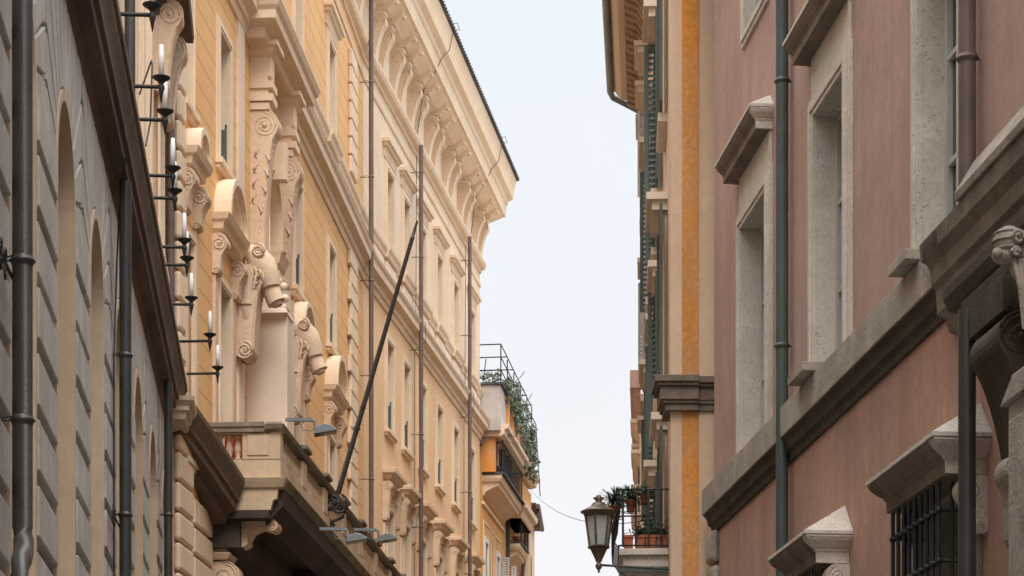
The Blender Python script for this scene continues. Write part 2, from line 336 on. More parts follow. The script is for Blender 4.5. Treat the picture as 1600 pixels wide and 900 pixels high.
# ================================================================== LEFT: rusticated grey stone building
b = thing('stone_building', 'grey rusticated building with tall arches and a sooty cornice, nearest on the left', 'building', (-2.5, 8, 0))
AC = [18.0 + 2.96 * k for k in range(-7, 6)]; AC = [LW.sY(y) for y in AC if y < 33.4]
OW = .70; SPR = 5.72; AR = OW; TOPV = 7.30
def polar(sc, a, rad, half, top):
    # from the arch centre at angle a: the point on the bounding rectangle
    dx, dz = math.cos(a), math.sin(a); k = min(half / max(1e-6, abs(dx)), (top - SPR) / max(1e-6, dz)); return (sc + dx * k, SPR + dz * k)
m = MB(LW)
edges = []
for i, sc in enumerate(AC):
    a0 = (AC[i - 1] + sc) / 2 if i else sc - 1.48; a1 = (AC[i + 1] + sc) / 2 if i < len(AC) - 1 else LW.len
    t = -.2
    m.quad((a0, t, -1.6), (sc - OW, t, -1.6), (sc - OW, t, SPR), (a0, t, SPR)); m.quad((sc + OW, t, -1.6), (a1, t, -1.6), (a1, t, SPR), (sc + OW, t, SPR))
    n = 24; 
    for k in range(n):
        A, B = math.pi * k / n, math.pi * (k + 1) / n
        pa, pb = (sc + AR * math.cos(A), SPR + AR * math.sin(A)), (sc + AR * math.cos(B), SPR + AR * math.sin(B))
        half = 1.48; qa, qb = polar(sc, A, 0, half, 7.5), polar(sc, B, 0, half, 7.5)
        m.quad((pa[0], t, pa[1]), (qa[0], t, qa[1]), (qb[0], t, qb[1]), (pb[0], t, pb[1]))
m.obj('wall', 'greystone', b)
up = MB(LW); wins_up = [(LW.sY(31.9), .5)]
sheet(up, 0, LW.len, 7.4, 15.5, [(s - h, s + h, 9.2, 12.1) for s, h in wins_up], t=-.12)
for s in (LW.sY(27.2), LW.sY(28.6), LW.sY(30.3), LW.sY(33.2)): up.box(s - .28, s + .28, -.12, -.04, 7.9, 15.3); up.box(s - .2, s + .2, -.04, -.015, 7.9, 15.2)
up.quad((0, -.12, 15.5), (LW.len, -.12, 15.5), (LW.len, -7, 15.5), (0, -7, 15.5)); up.quad((0, -.12, -1.6), (0, -7, -1.6), (0, -7, 15.5), (0, -.12, 15.5))
up.obj('upper_wall', 'beige', b)
for i, sc in enumerate(AC):                                    # arches: voussoirs, warm stone reveals, blocks of each pier
    if sc < LW.sY(5): continue
    m = MB(LW); N = 13; gp = R(.9)
    for k in range(N):
        A, B = math.pi * k / N + gp, math.pi * (k + 1) / N - gp
        r0 = AR + .1; half = 1.44; top = TOPV
        P = [(sc + r0 * math.cos(A), SPR + r0 * math.sin(A))]
        qa, qb = polar(sc, A, 0, half, top), polar(sc, B, 0, half, top)
        P.append(qa)
        ca, cb = math.atan2(top - SPR, half), math.pi - math.atan2(top - SPR, half)
        if A < ca < B: P.append((sc + half, top))
        if A < cb < B: P.append((sc - half, top))
        P += [qb, (sc + r0 * math.cos(B), SPR + r0 * math.sin(B))]
        m.prism_t(P, -.195, .012)
    m.obj('voussoir_fan', 'greystone', b, .012)
    m = MB(LW); n = 24; d = -.42
    for k in range(n):
        A, B = math.pi * k / n, math.pi * (k + 1) / n
        pa, pb = (sc + AR * math.cos(A), SPR + AR * math.sin(A)), (sc + AR * math.cos(B), SPR + AR * math.sin(B))
        m.add([(pa[0], .02, pa[1]), (pb[0], .02, pb[1]), (pb[0], d, pb[1]), (pa[0], d, pa[1])], [(0, 1, 2, 3)])
        m.quad((sc, d, SPR), (pa[0], d, pa[1]), (pb[0], d, pb[1]))
        ra = AR + .085
        for (t0, t1, q0, q1) in ((-.02, .02, AR, ra),):
            o = [(sc + q0 * math.cos(A), q0 * math.sin(A) + SPR), (sc + q1 * math.cos(A), q1 * math.sin(A) + SPR), (sc + q1 * math.cos(B), q1 * math.sin(B) + SPR), (sc + q0 * math.cos(B), q0 * math.sin(B) + SPR)]
            m.quad(*[(s, t1, h) for s, h in o]); m.quad((o[1][0], t0 - .18, o[1][1]), (o[1][0], t1, o[1][1]), (o[2][0], t1, o[2][1]), (o[2][0], t0 - .18, o[2][1]))
    for sg in (-1, 1):
        m.quad((sc + sg * OW, -.198, -1.2), (sc + sg * OW, d, -1.2), (sc + sg * OW, d, SPR), (sc + sg * OW, -.198, SPR))
        m.box(sc + sg * OW - .0, sc + sg * (OW + .085), -.195, .02, -1.2, SPR)
    m.quad((sc - OW, d, -1.2), (sc + OW, d, -1.2), (sc + OW, d, SPR), (sc - OW, d, SPR))
    m.obj('arch_surround', 'warmstone', b)
    if i < len(AC) - 1:                                          # pier between this arch and the next
        s0, s1 = sc + OW + .1, AC[i + 1] - OW - .1
        m = MB(LW); h = 3.504 - .455 * 11
        while h < 5.7:
            top = min(h + .455, 5.74)
            j_ = random.uniform(-.008, .008); m.box(s0 + .02 + j_, s1 - .02 + j_, -.198, .03 + j_, h + .096 + j_ * .6, top)
            h += .455
        m.obj('pier_block', 'greystone', b, .014)
def cornice_lw(m, s0, s1, e1=0):
    m.crown(s0, s1, [(-.06, 7.22), (.02, 7.24), (.05, 7.36), (.17, 7.40), (.18, 7.50), (.215, 7.51), (.22, 7.58), (.235, 7.64), (.27, 7.74), (.275, 7.80), (.30, 7.82), (.30, 7.91), (-.12, 7.99)], 0, 0, back=-.3)
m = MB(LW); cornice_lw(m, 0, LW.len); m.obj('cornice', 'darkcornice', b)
# the cornice sweeps outwards and down where the wall curves to meet the palace balcony
m = MB(); path = []
for i in range(15):
    u = i / 14; X = -5.03 + .52 * u ** 1.5; Y = 33.55 + 2.35 * u; H = 7.0 - .72 * u ** 1.7; path.append((X, Y, H))
prof = [(-.2, 0), (.05, .02), (.08, .16), (.22, .20), (.23, .32), (.27, .34), (.28, .40), (.34, .56), (.36, .62), (.36, .70), (-.2, .74)]
pts = []
for X, Y, H in path: pts += [(X + t, Y - t * .35, H + h + EYE) for t, h in prof]
n = len(prof); m.add(pts, [(i * n + j, i * n + (j + 1) % n, (i + 1) * n + (j + 1) % n, (i + 1) * n + j) for i in range(14) for j in range(n)] + [tuple(range(n)), tuple(range(14 * n, 15 * n))])
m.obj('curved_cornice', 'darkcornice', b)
m = MB(LW); s = LW.len
m.crown(s - .5, s - .02, [(.0, 7.2), (.30, 7.25), (.32, 7.34), (.36, 7.37), (.36, 7.43), (.42, 7.50), (.43, 7.56), (.0, 7.6)], 1, .4, back=-.1)
m.obj('cornice_end', 'warmstone', b)
m = MB(LW)
for k in range(3):
    m.crown(s - .7 + k * .32, s - .45 + k * .32, [(.0, 7.9), (.02, 8.0), (.02, 8.75 - k * .22), (.06, 8.8 - k * .22), (.07, 8.88 - k * .22), (0, 8.9 - k * .22)], 1, 1, back=-.1)
m.obj('parapet_block', 'warmstone', b, .01)
s0 = wins_up[0][0]; w_ = window(LW, b, s0 - .5, s0 + .5, 9.2, 12.1, ft=.03, depth=.25, fm='beige')
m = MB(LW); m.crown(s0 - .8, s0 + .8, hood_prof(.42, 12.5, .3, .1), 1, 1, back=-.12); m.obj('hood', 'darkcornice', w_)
for sg in (-1, 1): m = MB(LW); m.scroll(s0 + sg * .63 - .15, s0 + sg * .63 + .15, .40, 1.25, 11.3, t0=-.05, R1=.19); m.obj('bracket', 'carved', w_)

# ================================================================== LEFT: long yellow palace
b = thing('palace', 'long yellow and cream palace with carved window surrounds, big bracketed cornice and stone balcony', 'building', (-4.9, 33.6, 0))
MIDA = [(.85, .28), (3.65, .42), (10.9, .42), (15.25, .42)]
COLB = [3.1, 5.3, 7.65, 10.25, 13.0, 16.0]; OB_ = .40
LWN = 7.0
holesA_low = [(s - h, s + h, 12.25, 14.35) for s, h in MIDA] + [(s - h, s + h, 7.0, 10.35) for s, h in MIDA] + [(6.35, 8.25, 7.0, 10.9), (6.7, 7.95, 11.7, 13.3)]
holesA_up = [(s - h, s + h, 16.75, 18.65) for s, h in MIDA + [(7.2, .42)]]
m = MB(PA); sheet(m, 0, PA.len, 6.3, 15.2, holesA_low); sheet(m, 0, PA.len, 16.6, 20.6, holesA_up); m.obj('wall', 'yellow', b)
m = MB(PA); sheet(m, 0, PA.len, 15.2, 16.6); sheet(m, 0, PA.len, 20.6, 22.3); sheet(m, 0, PA.len, -1.6, 6.3)
m.quad((0, 0, -1.6), (0, -9, -1.6), (0, -9, 23), (0, 0, 23)); m.obj('cream_wall', 'beige', b)
holesB = [(s - OB_, s + OB_, 12.25, 14.45) for s in COLB] + [(s - OB_, s + OB_, 7.0, 10.35) for s in COLB]
m = MB(PB); sheet(m, 0, PB.len, -1.6, 15.2, holesB); m.obj('wall', 'yellow_plain', b)
m = MB(PB); sheet(m, 0, PB.len, 15.2, 22.3, [(s - OB_, s + OB_, 16.75, 18.65) for s in COLB])
m.quad((PB.len, 0, -1.6), (PB.len, -11, -1.6), (PB.len, -11, 22.3), (PB.len, 0, 22.3)); m.obj('upper_wall', 'beige', b)

def breaks(cols, hw, L):
    o = []; p = 0
    for c in cols: o.append((p, c - hw, 0)); o.append((c - hw, c + hw, 1)); p = c + hw
    o.append((p, L, 0)); return [q for q in o if q[1] - q[0] > .05]
def ramp(m, w, prof, segs, extra):
    for s0, s1, k in segs:
        pr = [(t + (extra if k and t > 0 else 0), h) for t, h in prof]
        m.prism_s(pr, max(0, s0), min(w.len, s1))
STR = [(-.02, 15.12), (.04, 15.14), (.07, 15.26), (.11, 15.28), (.13, 15.40), (.22, 15.45), (.26, 15.47), (.27, 15.62), (.31, 15.68), (.33, 15.74), (.30, 15.78), (-.02, 15.86)]
SILC = [(-.02, 16.42), (.04, 16.44), (.06, 16.54), (.10, 16.60), (.11, 16.68), (-.02, 16.75)]
for w, cols in ((PA, [c for c, h in MIDA[1:3]] + [15.25]), (PB, COLB)):
    m = MB(w)
    ramp(m, w, STR, [(0, w.len, 0)], 0); m.obj('string_course', 'beige', b)
    m = MB(w); cc = cols if w is PB else [3.65, 7.2, 10.9, 15.25]
    ramp(m, w, SILC, breaks(cc, .72, w.len), .07); m.obj('sill_course', 'beige', b)
    m = MB(w)
    for s0, s1, k in breaks(cc, .72, w.len):
        if s1 - s0 > .5:
            m.box(s0 + .1, s1 - .1, -.01, .035 + .03 * k, 15.95, 16.36)
    m.obj('band_panel', 'cream', b)
    m = MB(w)   # architrave below the frieze, then the great cornice
    m.prism_s([(-.02, 20.28), (.05, 20.3), (.06, 20.38), (.16, 20.42), (.20, 20.50), (.21, 20.58), (-.02, 20.64)], 0, w.len)
    m.prism_s([(-.02, 19.85), (.03, 19.86), (.05, 19.93), (.04, 19.98), (-.02, 20.0)], 0, w.len); m.obj('frieze_moulding', 'beige', b)
ce = PB.len
m = MB(PB); COR = [(.0, 21.72), (.10, 21.80), (.16, 21.9), (.34, 21.95), (.62, 22.16), (.64, 22.2), (.72, 22.21), (.74, 22.55), (.78, 22.6), (.80, 22.72), (.93, 22.82), (.96, 23.1), (1.0, 23.3), (1.03, 23.42), (0, 23.6)]
m.crown(0, ce - .1, COR, 0, 1, back=-3.0); m.obj('cornice', 'beige', b)
m = MB(PA); m.crown(0, PA.len, COR, 0, 0, back=-3.0); m.obj('cornice', 'beige', b)
m = MB(PB); m.crown(0, ce + .9, [(1.0, 23.43), (1.10, 23.45), (1.10, 23.50), (.9, 23.56)], 0, 1, back=.0)
for k in range(88): s = .2 + k * .21; m.tube([(s, 1.125, 23.47), (s, .6, 23.60)], .032, 6)
m.obj('roof_edge', 'slate', b)
pairs = [(p + o) for p in (1.4, 3.75, 6.1, 8.6, 11.35, 14.0, 16.75) for o in (-.45, .45)]
for w, ps in ((PB, pairs), (PA, [1.2 + k * 1.27 for k in range(15)])):
    for s in ps:
        q = MB(w); q.scroll(s - .14, s + .14, .37, 1.14, 20.62, R1=.185, r2=.06, relief=.018)
        q.prism_s([(.0, 21.74), (.34, 21.74), (.36, 21.80), (.0, 21.84)], s - .16, s + .16)
        if w is PB or s > 14: fc = q.obj('frieze_bracket', 'beige', b)
        q = MB(w); q.prism_s([(.14, 21.84), (.40, 21.84), (.46, 21.90), (.60, 22.04), (.60, 22.15), (.14, 21.96)], s - .11, s + .11); q.ball((s, .62, 22.02), .055, 8)
        if w is PB: q.obj('modillion', 'beige', b)
m = MB(PB)
for p in (2.57, 4.92, 7.35, 9.97, 12.67, 15.37): m = MB(PB); m.box(p - .36, p + .36, 0, .03, 20.75, 21.62); m.box(p - .28, p + .28, .03, .045, 20.83, 21.54); m.obj('frieze_panel', 'cream', b)

for w, cols, OH in ((PA, MIDA[1:], None), (PB, [(c, OB_) for c in COLB], None)):
    for c, h in cols:
        # top floor
        wn = window(w, b, c - h, c + h, 16.76, 18.65, fw=.2, ft=.06, depth=.2, fm='beige', sill=False, three=True)
        q = MB(w); q.crown(c - h - .33, c + h + .33, hood_prof(.19, 19.03, .25, .03), 1, 1); q.obj('hood', 'beige', wn)
        # middle floor
        wn = window(w, b, c - h, c + h, 12.26, 14.35 if w is PA else 14.45, fw=.19, ft=.06, depth=.2, fm='beige')
        q = MB(w); q.box(c + h - .14, c + h - .02, -.17, -.02, 12.27, 13.0); q.tube([(c + h - .08, -.08, 12.4), (c + h - .08, -.02, 13.1)], .02, 5); q.obj('shutter_leaf', 'shutter', wn)
for c in COLB:                                                   # piano nobile windows of the far stretch: flat hoods on scrolls
    h = OB_; wn = window(PB, b, c - h, c + h, 7.0, 10.3, fw=.16, ft=.06, depth=.22, fm='beige')
    q = MB(PB); q.crown(c - h - .15, c + h + .15, hood_prof(.32, 10.92, .30, .02), 1, 1); q.crown(c - h - .2, c + h + .2, [(.05, 10.42), (.07, 10.5), (.10, 10.55), (.03, 10.58)], 1, 1); q.obj('hood', 'beige', wn)
    for sg in (-1, 1):
        q = MB(PB); sc = c + sg * (h + .28); q.scroll(sc - .10, sc + .10, .235, .95, 9.97, R1=.115, r2=.06, relief=.011); q.prism_s([(0, 9.0), (.05, 9.0), (.05, 9.92), (0, 9.92)], sc - .09, sc + .09); q.obj('bracket', 'carved', wn)
def arch_window(c, h, half, R_, base, T=.28):
    wn = window(PA, b, c - h, c + h, 7.0, 10.3, fw=.16, ft=.06, depth=.22, fm='beige')
    q = MB(PA); q.crown(c - half, c + half, [(.04, base - .32), (.07, base - .28), (.16, base - .24), (.18, base - .14), (.24, base - .1), (T, base), (.0, base + .01)], .6, .6)
    n = 20
    for r0, r1, t0, t1 in ((R_ - .10, R_, 0, T), (R_ - .18, R_ - .10, 0, T - .07), (R_ - .23, R_ - .18, 0, T - .13)):
        for k in range(n):
            A, B = math.pi * k / n, math.pi * (k + 1) / n
            P = [(c + r * math.cos(a), base + r * math.sin(a)) for r, a in ((r0, A), (r1, A), (r1, B), (r0, B))]
            for i in range(4):
                if i in (0, 2): q.quad(*[(s, t, hh) for (s, hh), t in ((P[i], t0), (P[(i + 1) % 4], t0), (P[(i + 1) % 4], t1), (P[i], t1))]) if k in (0, n - 1) else None
                else: q.add([(P[i][0], t0, P[i][1]), (P[(i + 1) % 4][0], t0, P[(i + 1) % 4][1]), (P[(i + 1) % 4][0], t1, P[(i + 1) % 4][1]), (P[i][0], t1, P[i][1])], [(0, 1, 2, 3)])
            q.quad(*[(s, t1, hh) for s, hh in P])
    q.quad(*[(c + (R_ - .2) * math.cos(math.pi * k / n), .05, base + (R_ - .2) * math.sin(math.pi * k / n)) for k in range(n + 1)])
    q.obj('arched_hood', 'beige', wn)
    for sg in (-1, 1):
        q = MB(PA); sc = c + sg * (h + .34 * min(1, half / .75)); q.scroll(sc - .12, sc + .12, .25, .62, base - .96, R1=.145, r2=.06, relief=.014)
        q.prism_s([(0, 7.2), (.05, 7.2), (.05, base - .96), (0, base - .96)], sc - .1, sc + .1); q.obj('bracket', 'carved', wn)
arch_window(.95, .25, .42, .42, 11.55); arch_window(3.65, .42, .76, .76, 11.3); arch_window(10.9, .42, .76, .76, 11.3); arch_window(15.25, .42, .80, .80, 11.3)
# first bay, pressed against the grey building
wn = window(PA, b, .57, 1.13, 12.26, 14.35, fw=.16, fm='beige')
m = MB(PA); h = 3.9
k = 0
while h < 15:
    if not 7.9 < h < 8.0: m.box(-.05 + (.0 if k % 2 else 0), .42 if h > 7 else .95, .0, .10, h, h + .40)
    h += .44; k += 1
m.obj('quoin', 'beige', b, .045)
m = MB(PA); h = 3.9
while h < 6.2: m.box(1.15, 2.5, 0, .07, h, h + .38); h += .44
m.obj('rusticated_block', 'beige', b, .03)
m = MB(PA); h = 7.2; k = 0
while h < 14.9: m.box(17.9 - (.18 if k % 2 else 0), 18.8 + (.12 if k % 2 else 0), 0, .09, h, h + .36); h += .4; k += 1
m.obj('quoin', 'beige', b, .02); m = MB(PA); h = 16.9
while h < 19.6: m.box(17.9, 18.8, 0, .09, h, h + .36); h += .4
m.obj('quoin', 'beige', b, .02)
m = MB(PA)
for s0, s1 in ((4.75, 5.25), (9.15, 9.65)): m.box(s0, s1, 0, .05, 7.0, 15.1)
m.obj('pilaster_strip', 'cream', b)
# ---- the portal bay: piers, lintel, scroll flanks, cap blocks, and the two draped consoles
p = MB(PA)
p.box(5.68, 6.12, 0, .70, 7.0, 10.45); p.box(5.70, 6.10, 0, .56, 10.45, 11.2); p.crown(5.70, 6.1, [(.56, 10.36), (.60, 10.4), (.72, 10.44), (.70, 10.52), (.55, 10.56)], 1, 1, base=.56)
p.tube([(5.66, .47 + .10 * math.cos(R(i * 30)) * (1 - i / 22), 10.78 + .10 * math.sin(R(i * 30)) * (1 - i / 22)) for i in range(18)], .022, 6)
for q_ in ((.62, 10.95), (.64, 10.75), (.60, 10.6), (.52, 11.05)): p.ball((5.8, q_[0], q_[1]), .075, 8)
p.box(8.3, 8.8, 0, .3, 7.0, 11.2)
pier = p.obj('portal_pier', 'cream', b, .012)
p = MB(PA); p.crown(5.68, 6.2, [(.50, 11.18), (.52, 11.22), (.56, 11.3), (.57, 11.31), (.60, 11.42), (.63, 11.5), (.5, 11.54)], 1, 1, base=.5); p.box(6.26, 8.8, 0, .3, 11.2, 11.5)
p.obj('portal_lintel', 'beige', b)
p = MB(PA); n = 14; c = 7.33; hw = .62                              # arched window of the mid floor inside the portal
for t0, t1, r0, r1 in ((0, .16, hw, hw + .16), (.16, .22, hw + .05, hw + .16)):
    p.box(c - r1, c - r0, t0, t1, 11.6, 12.75); p.box(c + r0, c + r1, t0, t1, 11.6, 12.75)
    for k in range(n):
        A, B = math.pi * k / n, math.pi * (k + 1) / n
        P = [(c + r * math.cos(a), 12.75 + r * math.sin(a)) for r, a in ((r0, A), (r1, A), (r1, B), (r0, B))]
        p.quad(*[(s, t1, hh) for s, hh in P]); p.quad((P[0][0], t0, P[0][1]), (P[0][0], t1, P[0][1]), (P[3][0], t1, P[3][1]), (P[3][0], t0, P[3][1])); p.quad((P[1][0], t0, P[1][1]), (P[1][0], t1, P[1][1]), (P[2][0], t1, P[2][1]), (P[2][0], t0, P[2][1]))
p.quad((c - .7, -.3, 11.6), (c + .7, -.3, 11.6), (c + .7, -.3, 13.4), (c - .7, -.3, 13.4)); p.box(c - .12, c + .12, .1, .42, 13.25, 13.9)
p.obj('arched_window', 'beige', b)
for s0 in (6.02, 8.42):
    p = MB(PA); p.scroll(s0, s0 + .34, .50, 2.45, 11.6, R1=.25, r2=.12, relief=.011, turns=2.2)
    for i in range(15): u = i / 14; p.ball((s0 - .0, .42 - .26 * u ** .8, 13.45 - 1.5 * u), .018, 5)
    for hh, tt, k_ in ((13.38, .16, 1), (13.28, .26, -1), (13.12, .14, 1), (13.02, .24, -1), (12.86, .12, 1), (12.74, .20, -1), (12.6, .11, 1), (12.4, .13, -1)):
        p.tube([(s0 - .004, tt - k_ * .07 * math.sin(i * .55), hh - .03 * i + .02 * math.cos(i)) for i in range(6)], [.008, .020, .026, .022, .014, .005], 6)
    for i in range(6): p.ball((s0 + .1, .22 + .03 * (i % 2), 11.55 - i * .0 + .0), .1, 8); 
    p.obj('flank_scroll', 'carved', b)
    p = MB(PA)
    for h0, tt in ((14.06, .34), (14.2, .40), (14.33, .32), (14.42, .40), (14.52, .30)): p.box(s0 - .04 - (tt - .36) * .5, s0 + .38 + (tt - .36) * .5, 0, tt, h0, h0 + .12)
    p.box(s0, s0 + .34, 0, .36, 14.64, 14.98); p.crown(s0 - .02, s0 + .36, [(.36, 14.98), (.40, 15.02), (.44, 15.1), (.50, 15.12), (.50, 15.2), (0, 15.2)], 1, 1, base=.36)
    p.obj('capital', 'beige', b)
m = MB(PA); m.crown(5.55, 9.3, [(.30, 15.12), (.34, 15.15), (.36, 15.28), (.52, 15.34), (.56, 15.36), (.57, 15.5), (.62, 15.56), (.66, 15.66), (.66, 15.70), (0, 15.8)], 1, 1, base=.32); m.obj('string_course_break', 'beige', b)
for s0 in (4.62, 9.3):
    q = MB(PA); q.scroll(s0, s0 + .42, .50, 1.5, 9.45, R1=.17, r2=.15, relief=.02)
    # drapery gathered over the console, and the two flared socket ends
    n = 14; R_ = [(.06, 11.15, .13), (.17, 11.20, .20), (.30, 11.16, .24), (.42, 11.02, .25), (.50, 10.85, .22), (.56, 10.66, .17)]
    q.tube([(s0 + .21, t, h) for t, h, r in R_], [r for t, h, r in R_], 14)
    q.tube([(s0 + .16, .14, 10.95), (s0 + .13, .17, 10.6), (s0 + .11, .18, 10.38)], [.27, .19, .145], 14)
    q.tube([(s0 + .11, .18, 10.40), (s0 + .11, .18, 10.34)], .165, 14); q.tube([(s0 + .11, .18, 10.34), (s0 + .11, .19, 10.10), (s0 + .11, .19, 10.04)], [.135, .125, .09], 14)
    q.tube([(s0 + .25, .50, 10.8), (s0 + .25, .61, 10.52), (s0 + .25, .66, 10.42)], [.17, .15, .16], 14); q.tube([(s0 + .25, .66, 10.42), (s0 + .25, .68, 10.37)], [.11, .09], 14)
    for sg in (0, 1):
        pts = []
        for i in range(20): a = R(90 - i * 34); rr = .115 * (1 - .75 * i / 20); pts.append((s0 - .035 if not sg else s0 + .46, .40 + rr * math.cos(a), 11.22 + rr * math.sin(a)))
        q.tube(pts, .026, 7)
    for i in range(5):
        a = -.5 + i * .28; q.tube([(s0 - .02, .10 + i * .08, 11.1 - .05 * i), (s0 - .045, .16 + i * .07, 10.85), (s0 + .0, .16 + i * .05, 10.6)], .022, 6)
    for i in range(6): q.tube([(s0 + .02, .36 - i * .03, 10.4 - i * .13), (s0 + .4, .36 - i * .03, 10.4 - i * .13)], .018, 6)
    q.obj('draped_console', 'carved', b)
# ---- balcony
BS, BE, BT = 2.35, 20.0, 1.20
SLB = [(.95, 6.50), (1.0, 6.52), (1.04, 6.66), (1.10, 6.69), (1.12, 6.84), (1.20, 6.86), (1.24, 6.95), (1.26, 7.0), (1.18, 7.02)]
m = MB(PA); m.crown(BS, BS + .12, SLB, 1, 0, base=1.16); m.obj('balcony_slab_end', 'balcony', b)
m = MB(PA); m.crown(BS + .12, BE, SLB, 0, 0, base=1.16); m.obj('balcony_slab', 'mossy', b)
m = MB(PA); m.box(BS - .05, BE, .02, .98, 6.38, 6.505); m.box(BS + .1, BE, 0, .5, 5.95, 6.38)
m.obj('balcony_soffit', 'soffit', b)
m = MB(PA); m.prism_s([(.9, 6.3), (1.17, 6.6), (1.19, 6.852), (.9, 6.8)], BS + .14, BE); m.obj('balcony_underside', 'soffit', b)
m = MB(PA)   # end panel that faces down the street: base, pedestal at its corner, pedestals along the front
m.box(BS, BS + .16, .0, 1.16, 7.02, 7.30); m.box(BS + .16, BE, 1.0, 1.16, 7.04, 7.28)
m.crown(BS + .0, BS + .2, [(1.12, 7.70), (1.15, 7.73), (1.2, 7.76), (1.22, 7.84), (1.18, 7.87)], 1, 1, base=1.15)
m.obj('balustrade_base', 'balcony', b)
m = MB(PA); m.box(BS - .01, BS + .24, .56, 1.16, 7.30, 7.72); m.box(BS - .025, BS - .01, .64, .98, 7.36, 7.68)
m.obj('balustrade_pedestal', 'balcony', b, .006)
m = MB(PA); m.box(BS + .0, BS + .2, 0, .12, 7.30, 7.72); m.obj('balustrade_pedestal', 'balcony', b, .006)
s = BS + 2.1
while s < BE: m = MB(PA); m.box(s, s + .42, .98, 1.17, 7.28, 7.70); m.obj('balustrade_pedestal', 'balcony', b, .006); s += 2.3
m = MB(PA); m.crown(BS - .02, BE, [(.99, 7.70), (1.02, 7.73), (1.2, 7.76), (1.22, 7.83), (1.18, 7.87)], 1, 0, base=1.14, back=.93)
s = BS + 2.05
while s < BE: m.crown(s, s + .52, [(1.0, 7.86), (1.2, 7.87), (1.25, 7.89), (1.25, 7.94), (1.0, 7.97)], .2, .2, base=1.2, back=.93); s += 2.3
m.box(BS - .06, BS + .2, .0, .92, 7.72, 7.80); m.box(BS - .08, BS + .22, .0, .915, 7.80, 7.87)
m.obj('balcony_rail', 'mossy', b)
BAL = [(.05, 0), (.05, .03), (.03, .05), (.055, .13), (.06, .17), (.035, .28), (.028, .33), (.05, .36), (.05, .40)]
for tt in (.20, .335, .47):
    m = MB(PA); m.lathe((BS + .1, tt, 7.31), BAL, 12); m.obj('baluster', 'balcony', b)
s = BS + .5
while s < BE - .2:
    if not (s - BS - 2.1) % 2.3 < .55:
        m = MB(PA); m.lathe((s, 1.08, 7.29), BAL, 8); m.obj('baluster', 'balcony', b)
    s += .24
# consoles below the balcony's near end
m = MB(PA)
o = [(.24, 6.42)] + [(1.0, 6.42)] + [(.98 + .09 * math.cos(R(a)), 6.32 + .09 * math.sin(R(a))) for a in range(60, -130, -24)] + [(.80, 6.29), (.66, 6.22), (.60, 6.12)] + [(.46 + .19 * math.cos(R(a)), 6.17 + .19 * math.sin(R(a))) for a in range(-40, -170, -20)] + [(.24, 6.05)]
m.prism_s(o, BS + .25, BS + .65)
for (cc, ch, rr) in ((.46, 6.19, .18), (.97, 6.32, .08)):
    m.tube([(BS + .25, cc + rr * (.85 - .65 * i / 18) * math.cos(R(90 - i * 30)), ch + rr * (.85 - .65 * i / 18) * math.sin(R(90 - i * 30))) for i in range(19)], .014, 5); m.ball((BS + .25, cc, ch), rr * .22, 6)
m.tube([(BS + .25, t, h) for t, h in o[9:-1]], .014, 5); m.box(BS + .22, BS + .68, .02, .26, 5.9, 6.42); m.box(BS + .19, BS + .21, .07, .21, 5.98, 6.32)
m.crown(BS + .2, BS + .7, [(.26, 5.78), (.3, 5.8), (.34, 5.87), (.3, 5.9)], 1, 1, base=.28); m.ball((BS + .18, .14, 6.15), .07, 8); m.obj('balcony_bracket', 'carved', b)
m = MB(PA); m.scroll(BS + .25, BS + .62, .45, 1.3, 4.46, t0=.02, R1=.24, r2=.13, relief=.016); m.obj('balcony_console', 'carved', b)
for s in (7.5, 12.5, 17.0):
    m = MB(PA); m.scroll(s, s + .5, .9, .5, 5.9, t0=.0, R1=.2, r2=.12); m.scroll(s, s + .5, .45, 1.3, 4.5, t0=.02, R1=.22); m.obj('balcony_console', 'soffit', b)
red = MB(PA); red.box(BS + .9, BS + .93, .10, .42, 7.0, 7.9)
for i in range(4): red.tube([(BS + .9, .14 + i * .08, 7.0), (BS + .9, .14 + i * .08, 7.9)], .03, 6)
tag(red.obj('red_cloth', 'red'), 'dark red cloth hanging behind the white balusters of the stone balcony', 'cloth')

# ================================================================== LEFT, FARTHER: orange house with a planted terrace, and two houses beyond
OBW = Wall((-.95, 71.8), (-.95 + .125 * 8.6, 80.4), 1)
b = thing('orange_house', 'orange house with moulded balconies and a planted roof terrace beyond the long palace', 'building', (-.95, 71.8, 0))
L = OBW.len
m = MB(OBW); sheet(m, 0, L, -1.6, 15.0, [(.6, 1.25, 9.0, 12.15), (3.4, 4.0, 9.0, 12.15), (1.0, 2.2, 14.3, 15.0)]); m.quad((0, 0, -1.6), (0, -8, -1.6), (0, -8, 15), (0, 0, 15)); m.quad((0, 0, 15), (L, 0, 15), (L, -8, 15), (0, -8, 15)); m.quad((L, 0, -1.6), (L, -8, -1.6), (L, -8, 15), (L, 0, 15)); m.obj('wall', 'orangewall', b)
m = MB(OBW)
for hh in (13.22,): m.box(.05, 5.2, 0, .07, hh, hh + .09)
for s0, s1 in ((.35, 1.65), (2.2, 2.75), (3.1, 4.5)): m.box(s0, s1, 0, .03, 12.72, 12.78); m.box(s0, s0 + .05, 0, .03, 8, 12.72); m.box(s1 - .05, s1, 0, .03, 8, 12.72)
m.obj('wall_moulding', 'cream', b)
def shutter(m, w, s0, s1, t, h0, h1, n=22, thick=.04):
    f = .06
    m.box(s0, s0 + f, t, t + thick, h0, h1); m.box(s1 - f, s1, t, t + thick, h0, h1); m.box(s0 + f, s1 - f, t, t + thick - .002, h0, h0 + f); m.box(s0 + f, s1 - f, t, t + thick - .002, h1 - f, h1)
    for i in range(n):
        h = h0 + f + (h1 - h0 - 2 * f) * (i + .5) / n; dh = (h1 - h0) / n * .42
        m.quad((s0 + f, t + .002, h + dh), (s1 - f, t + .002, h + dh), (s1 - f, t + thick, h - dh * .6), (s0 + f, t + thick, h - dh * .6))
